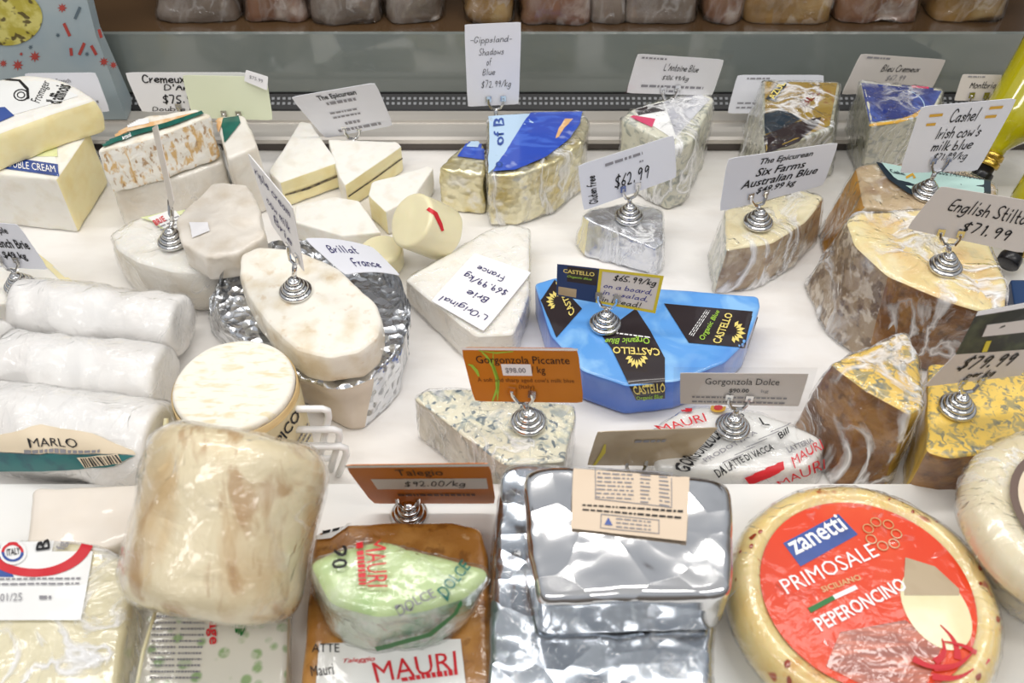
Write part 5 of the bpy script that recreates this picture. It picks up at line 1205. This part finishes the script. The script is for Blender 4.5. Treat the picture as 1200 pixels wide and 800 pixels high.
band(root, 'green_stripe', [(440, 752), (500, 736), (530, 712), (538, 700)], [(442, 757), (504, 740), (534, 714), (540, 702)], m_['green_ink'], bv, off=.0036)
disc(root, 'green_mark', (353, 672), 6, 10, m_['green_ink'], bv, .0036)
card_on('price_card', 'brown orange card leaning toward the viewer over the brown block', 'silver holder under the brown orange card', [(403, 545), (574, 543), (581, 590), (437, 590)], (480, 598), (478, 586), ZF, m_['card_brown'], yaw=0, tilt=-14, w=.4, rnd=.04,
        panels=[(.12, .32, .96, .58, m_['card_warm'], 'price_sticker'), (0, 0, 1, .05, m_['card_white'], 'white_edge')], lines=[('Talegio', 'print', (.33, .10, .66, .28), I), ('$92.00/kg', 'hand', (.34, .36, .80, .55), I), ((1, 26), 'bars', (.25, .70, .85, .76), m_['brown_ink'])])

# ------------------------------------------------------------------ foil bricks
top = [(586, 548), (612, 540), (780, 552), (822, 600), (838, 720), (830, 860), (566, 860), (570, 760)]
root, bv = cheese('foil_brick', 'lower silver foil brick under another, at the front middle', top, .080, {'*': ('foil', m_['foil_cool_shade'])}, z0=ZF, group='silver foil bricks', rnd=.01, bev=.006, step=.003, amp=.0020, freq=14, seed=81, mode='foil', film=CLING_L)
top = [(612, 552), (640, 544), (760, 549), (856, 563), (861, 600), (858, 690), (840, 698), (720, 700), (632, 706), (618, 640)]
root, bv = cheese('foil_brick', 'upper silver foil brick with beige nutrition label', top, .132, {'*': ('foil', m_['foil'])}, z0=.0825, group='silver foil bricks', rnd=.010, bev=.007, step=.0027, amp=.0019, freq=12, seed=82, mode='foil')
decal(root, 'label', [(672, 546), (808, 556), (804, 636), (669, 621)], m_['label_beige'], bv, nx=20, ny=14, off=.0022)
dtext(root, 'NUTRITION INFORMATION', [(712, 547), (780, 552), (780, 555), (712, 550)], m_['ink'], bv, 'bold', .0028)
dtext(root, (7, 9), [(700, 556), (742, 558), (742, 588), (698, 585)], m_['ink_grey'], bv, 'bars', .0028, 'fine_print', 1)
dtext(root, (8, 2), [(750, 558), (762, 559), (762, 592), (750, 591)], m_['ink_grey'], bv, 'bars', .0028, 'fine_print', 2); dtext(root, (8, 2), [(772, 560), (784, 561), (784, 596), (772, 594)], m_['ink_grey'], bv, 'bars', .0028, 'fine_print', 5)
dtext(root, (2, 30), [(682, 593), (800, 600), (798, 610), (682, 600)], m_['ink'], bv, 'bars', .0028, 'fine_print', 3)
for (q) in ([(697, 551), (787, 557), (787, 558), (697, 552)], [(697, 586), (786, 596), (786, 597), (697, 587)], [(697, 551), (698, 551), (698, 587), (697, 587)], [(786, 557), (787, 557), (787, 597), (786, 597)],
            [(704, 604), (772, 611), (772, 612), (704, 605)], [(703, 620), (771, 627), (771, 628), (703, 621)], [(704, 604), (705, 604), (704, 621), (703, 621)], [(771, 611), (772, 611), (772, 628), (771, 628)]): decal(root, 'label_rule', q, m_['ink_grey'], bv, 8, 4, .0027)
stick(root, 'triangle_mark', [(0, 0), (1, 0), (.5, 1)], [(0, 1, 2)], lambda u, v: (708 + 10 * u, 617 - 9 * v + u), bv, m_['label_blue'], .0029)
dtext(root, (3, 10), [(722, 609), (762, 613), (762, 624), (722, 620)], m_['ink_grey'], bv, 'bars', .0028, 'fine_print', 6)

# ------------------------------------------------------------------ primosale wheel
zc = .076
a_ = P(857, 727, zc - .02); b_ = P(1172, 727, zc - .02); rad = (b_.x - a_.x) / 2; c = (a_ + b_) / 2
c.y = (P(1015, 570, zc).y + 0) - rad + .006; c.x -= .002
root = thing('primosale_wheel', 'pale yellow primosale wheel with big red label, front right', 'cheese', Vector((c.x, c.y, ZF)), WEDGE)
H = zc - ZF + .004
pr = [(rad * .8 * k / 8, ZF) for k in range(1, 9)] + [(rad * .88, ZF + .003), (rad * .95, ZF + .016), (rad, ZF + H * .5), (rad * .985, ZF + H * .72), (rad * .94, ZF + H * .92), (rad * .88, ZF + H), (rad * .82, ZF + H), (rad * .78, ZF + H - .003)] + [(rad * .76 * (1 - k / 14), ZF + H - .004) for k in range(0, 14)]
bv = emit(root, lathe((c.x, c.y, 0), (0, 0, 1), pr, n=110, amp=.0008, freq=26, seed=91), {'*': ('cheese_body', m_['primosale'])}, film=CLING_C, filmamp=.0012)
C3 = Vector((c.x, c.y, ZF + H - .002)); rl = rad * .775
def flat_disc(name, cx, cy, rx, ry, m, z, a0=0, a1=360, r0=0, rot=0, n=72):
    uv, Fc = grid(n, 4); V = []
    for u, v in uv:
        a = R(a0 + (a1 - a0) * u); k = r0 + (1 - r0) * v; x = cos(a) * rx * k; y = sin(a) * ry * k
        V.append(C3 + Vector((cx + x * cos(R(rot)) - y * sin(R(rot)), cy + x * sin(R(rot)) + y * cos(R(rot)), z)))
    return mesh(name, V, Fc, m, root, False)
def flat_poly(name, pts, m, z):
    return mesh(name, [C3 + Vector((x * rl, y * rl, z)) for x, y in pts], [tuple(range(len(pts)))], m, root, False)
def flat_text(text, x0, y0, x1, y1, h, m, z, font='bold'):
    V, Fc = shape2d(text, font); U = unit(V); d = Vector((x1 - x0, y1 - y0, 0)); up_ = Vector((-d.y, d.x, 0)).normalized() * h
    return mesh('lettering', [C3 + (Vector((x0, y0, 0)) + d * u + up_ * (1 - v)) * rl + Vector((0, 0, z)) for u, v in U], Fc, m, root, False)
flat_disc('label', 0, 0, rl, rl, m_['label_red'], 0)
flat_poly('label_vista', [(-.35, -.42), (.28, -.30), (.55, -.55), (.3, -.92), (-.2, -.96), (-.55, -.75)], m_['label_redbrown'], .0004)
flat_disc('cheese_picture', .60 * rl, -.18 * rl, .30 * rl, .42 * rl, m_['paste_pale'], .0006, rot=8)
flat_poly('cheese_picture_rind', [(.36, .05), (.46, .36), (.72, .26), (.88, .02), (.86, -.05), (.34, -.05)], m_['card_tan'], .0007)
flat_poly('blue_flag', [(-.70, .52), (-.08, .86), (.06, .62), (-.58, .26)], m_['label_blue'], .0004)
flat_text('zanetti', -.60, .38, -.02, .68, .20, m_['white_ink'], .0008)
flat_text('PRIMOSALE', -.76, -.04, .22, .38, .16, m_['white_ink'], .0008)
flat_text('SICILIANO', -.42, -.02, -.02, .12, .06, m_['label_peach'], .0008)
flat_text('PEPERONCINO', -.52, -.42, .40, .02, .14, m_['white_ink'], .0008)
flat_poly('flag_green', [(-.60, -.18), (-.34, -.05), (-.32, -.09), (-.58, -.23)], m_['green_ink'], .0007); flat_poly('flag_white', [(-.34, -.05), (-.10, .06), (-.08, .02), (-.32, -.09)], m_['white_ink'], .0007)
rnd_ = random.Random(5)
for ci, (x, y, a, L_) in enumerate( ((.62, -.52, 100, .34), (.50, -.60, 60, .26), (.74, -.62, 150, .4), (.60, -.70, 20, .42), (.42, -.72, -10, .36), (.56, -.82, 10, .4))):
    pts = []
    for k in range(9):
        t = k / 8; pts.append((x + L_ * (t - .5) * cos(R(a)) + .05 * sin(pi * t) * sin(R(a)), y + L_ * (t - .5) * sin(R(a)) - .05 * sin(pi * t) * cos(R(a)), .028 * (1 - t) + .006))
    V = []
    for k, (px, py, wv) in enumerate(pts):
        q = pts[min(k + 1, 8)]; p_ = pts[max(k - 1, 0)]; d = Vector((q[0] - p_[0], q[1] - p_[1], 0)).normalized()
        for s in (1, -1): V.append(C3 + Vector(((px - d.y * wv * s) * rl, (py + d.x * wv * s) * rl, .001 + .0003 * ci)))
    mesh('chilli_print', V, [(2 * k, 2 * k + 1, 2 * k + 3, 2 * k + 2) for k in range(8)], m_['red_ink'], root, False)
# line drawn rosette on the label
for k in range(7):
    a = 2 * pi * k / 7; pts = [C3 + Vector(((.30 + .14 * cos(a) + .05 * cos(t)) * rl, (.62 + .14 * sin(a) + .05 * sin(t)) * rl, .0012)) for t in [2 * pi * j / 14 for j in range(15)]]
    V, Fc = tube_vf(pts, .0005, 4); mesh('drawn_petal', V, Fc, m_['label_peach'], root)
# chilli flakes in the rind
for k in range(26):
    a = rnd_.uniform(0, 2 * pi); rr = rnd_.uniform(.84, .99) * rad
    loc, nn, i, dd = bv.ray_cast(Vector((c.x + rr * cos(a), c.y + rr * sin(a), .4)), Vector((0, 0, -1)))
    if loc is None: continue
    s = rnd_.uniform(.0016, .0042); t1 = nn.orthogonal().normalized(); t2 = nn.cross(t1); b0 = rnd_.uniform(0, 6)
    V = [loc + nn * .0005 + (t1 * cos(b0 + 2 * pi * j / 7) + t2 * sin(b0 + 2 * pi * j / 7) * .6) * s * rnd_.uniform(.6, 1.2) for j in range(7)] + [loc + nn * .0011]
    mesh('chilli_flake', V, [(7, j, (j + 1) % 7) for j in range(7)], MATS.get('flake') or mat('flake', 'a33c12', (), .3, coat=.8), root)

# ------------------------------------------------------------------ pale wheel cropped at the right edge
rw = .086
axw = Vector((0, 0, 1)); c = Vector((.421, -.279, .1155))
root = thing('pale_wheel', 'thick pale wheel with brown rimmed printed label, cropped at the right edge', 'cheese', Vector((c.x, c.y, ZF)), WEDGE)
prw = [(rw * .6 * k / 6, ZF) for k in range(1, 7)] + [(rw * .64, .036), (rw * .68, .048), (rw * .74, .064), (rw * .80, .074), (rw * .92, .084), (rw, .094), (rw * .985, .102), (rw * .94, .109), (rw * .88, .1135), (rw * .82, .115)] + [(rw * .8 * (1 - k / 12), .1155) for k in range(0, 12)]
bv = emit(root, lathe((c.x, c.y, 0), axw, prw, n=90, amp=.0012, freq=22, seed=92), {'*': ('cheese_body', m_['pale_wheel'])}, film=CLING_V, filmamp=.0016)
e1 = Vector((1, 0, 0)); e2 = axw.cross(e1)
rl = rw * .66
def flat_disc(name, cx, cy, rx, ry, m, z, n=72):
    uv, Fc = grid(n, 4)
    return mesh(name, [c + axw * (z + .0025) + e1 * (cos(2 * pi * u) * rx * v) + e2 * (sin(2 * pi * u) * ry * v) for u, v in uv], Fc, m, root, False)
flat_disc('label_brown_rim', 0, 0, rl, rl, m_['label_rust'] if False else (MATS.get('rimbrown') or mat('rimbrown', '6d574b', (), .4, coat=.5)), .0014)
flat_disc('label', 0, 0, rl * .9, rl * .9, m_['label_cream'], .0018)
for k in range(18):
    a = R(k * 20); rr = .74
    pts = [c + axw * .0048 + (e1 * (rr * cos(a) + .07 * cos(t)) + e2 * (rr * sin(a) + .07 * sin(t))) * rl for t in [2 * pi * j / 12 for j in range(13)]]
    V, Fc = tube_vf(pts, .0009, 4); mesh('red_ring_print', V, Fc, m_['red_ink'], root)

# ------------------------------------------------------------------ print belongs to the label or card it is printed on
PRINT = ('lettering', 'fine_print', 'barcode_bar', 'label_', 'price_sticker', 'printed_panel', 'yellow_border', 'white_edge', 'lime_swirl', 'triangle_mark', 'blue_flag', 'flag_', 'cheese_picture', 'chilli_print', 'drawn_petal', 'red_ring_print', 'grey_strip', 'yellow_stroke', 'black_picture', 'sticker_red', 'laurel_print')
for root in [o for o in COL.objects if o.parent is None and o.type == 'EMPTY']:
    kids = list(root.children)
    hosts = [k for k in kids if k.name.split('.')[0] in ('label', 'paper', 'paper_label', 'blue_red_sticker', 'pack_top', 'printed_wrapper') and not k.name.startswith('label_')]
    if not hosts or root.get('category') != 'cheese': continue
    host = hosts[0]
    for k in kids:
        nm = k.name.split('.')[0]
        if k is not host and nm.startswith(PRINT): k.parent = host
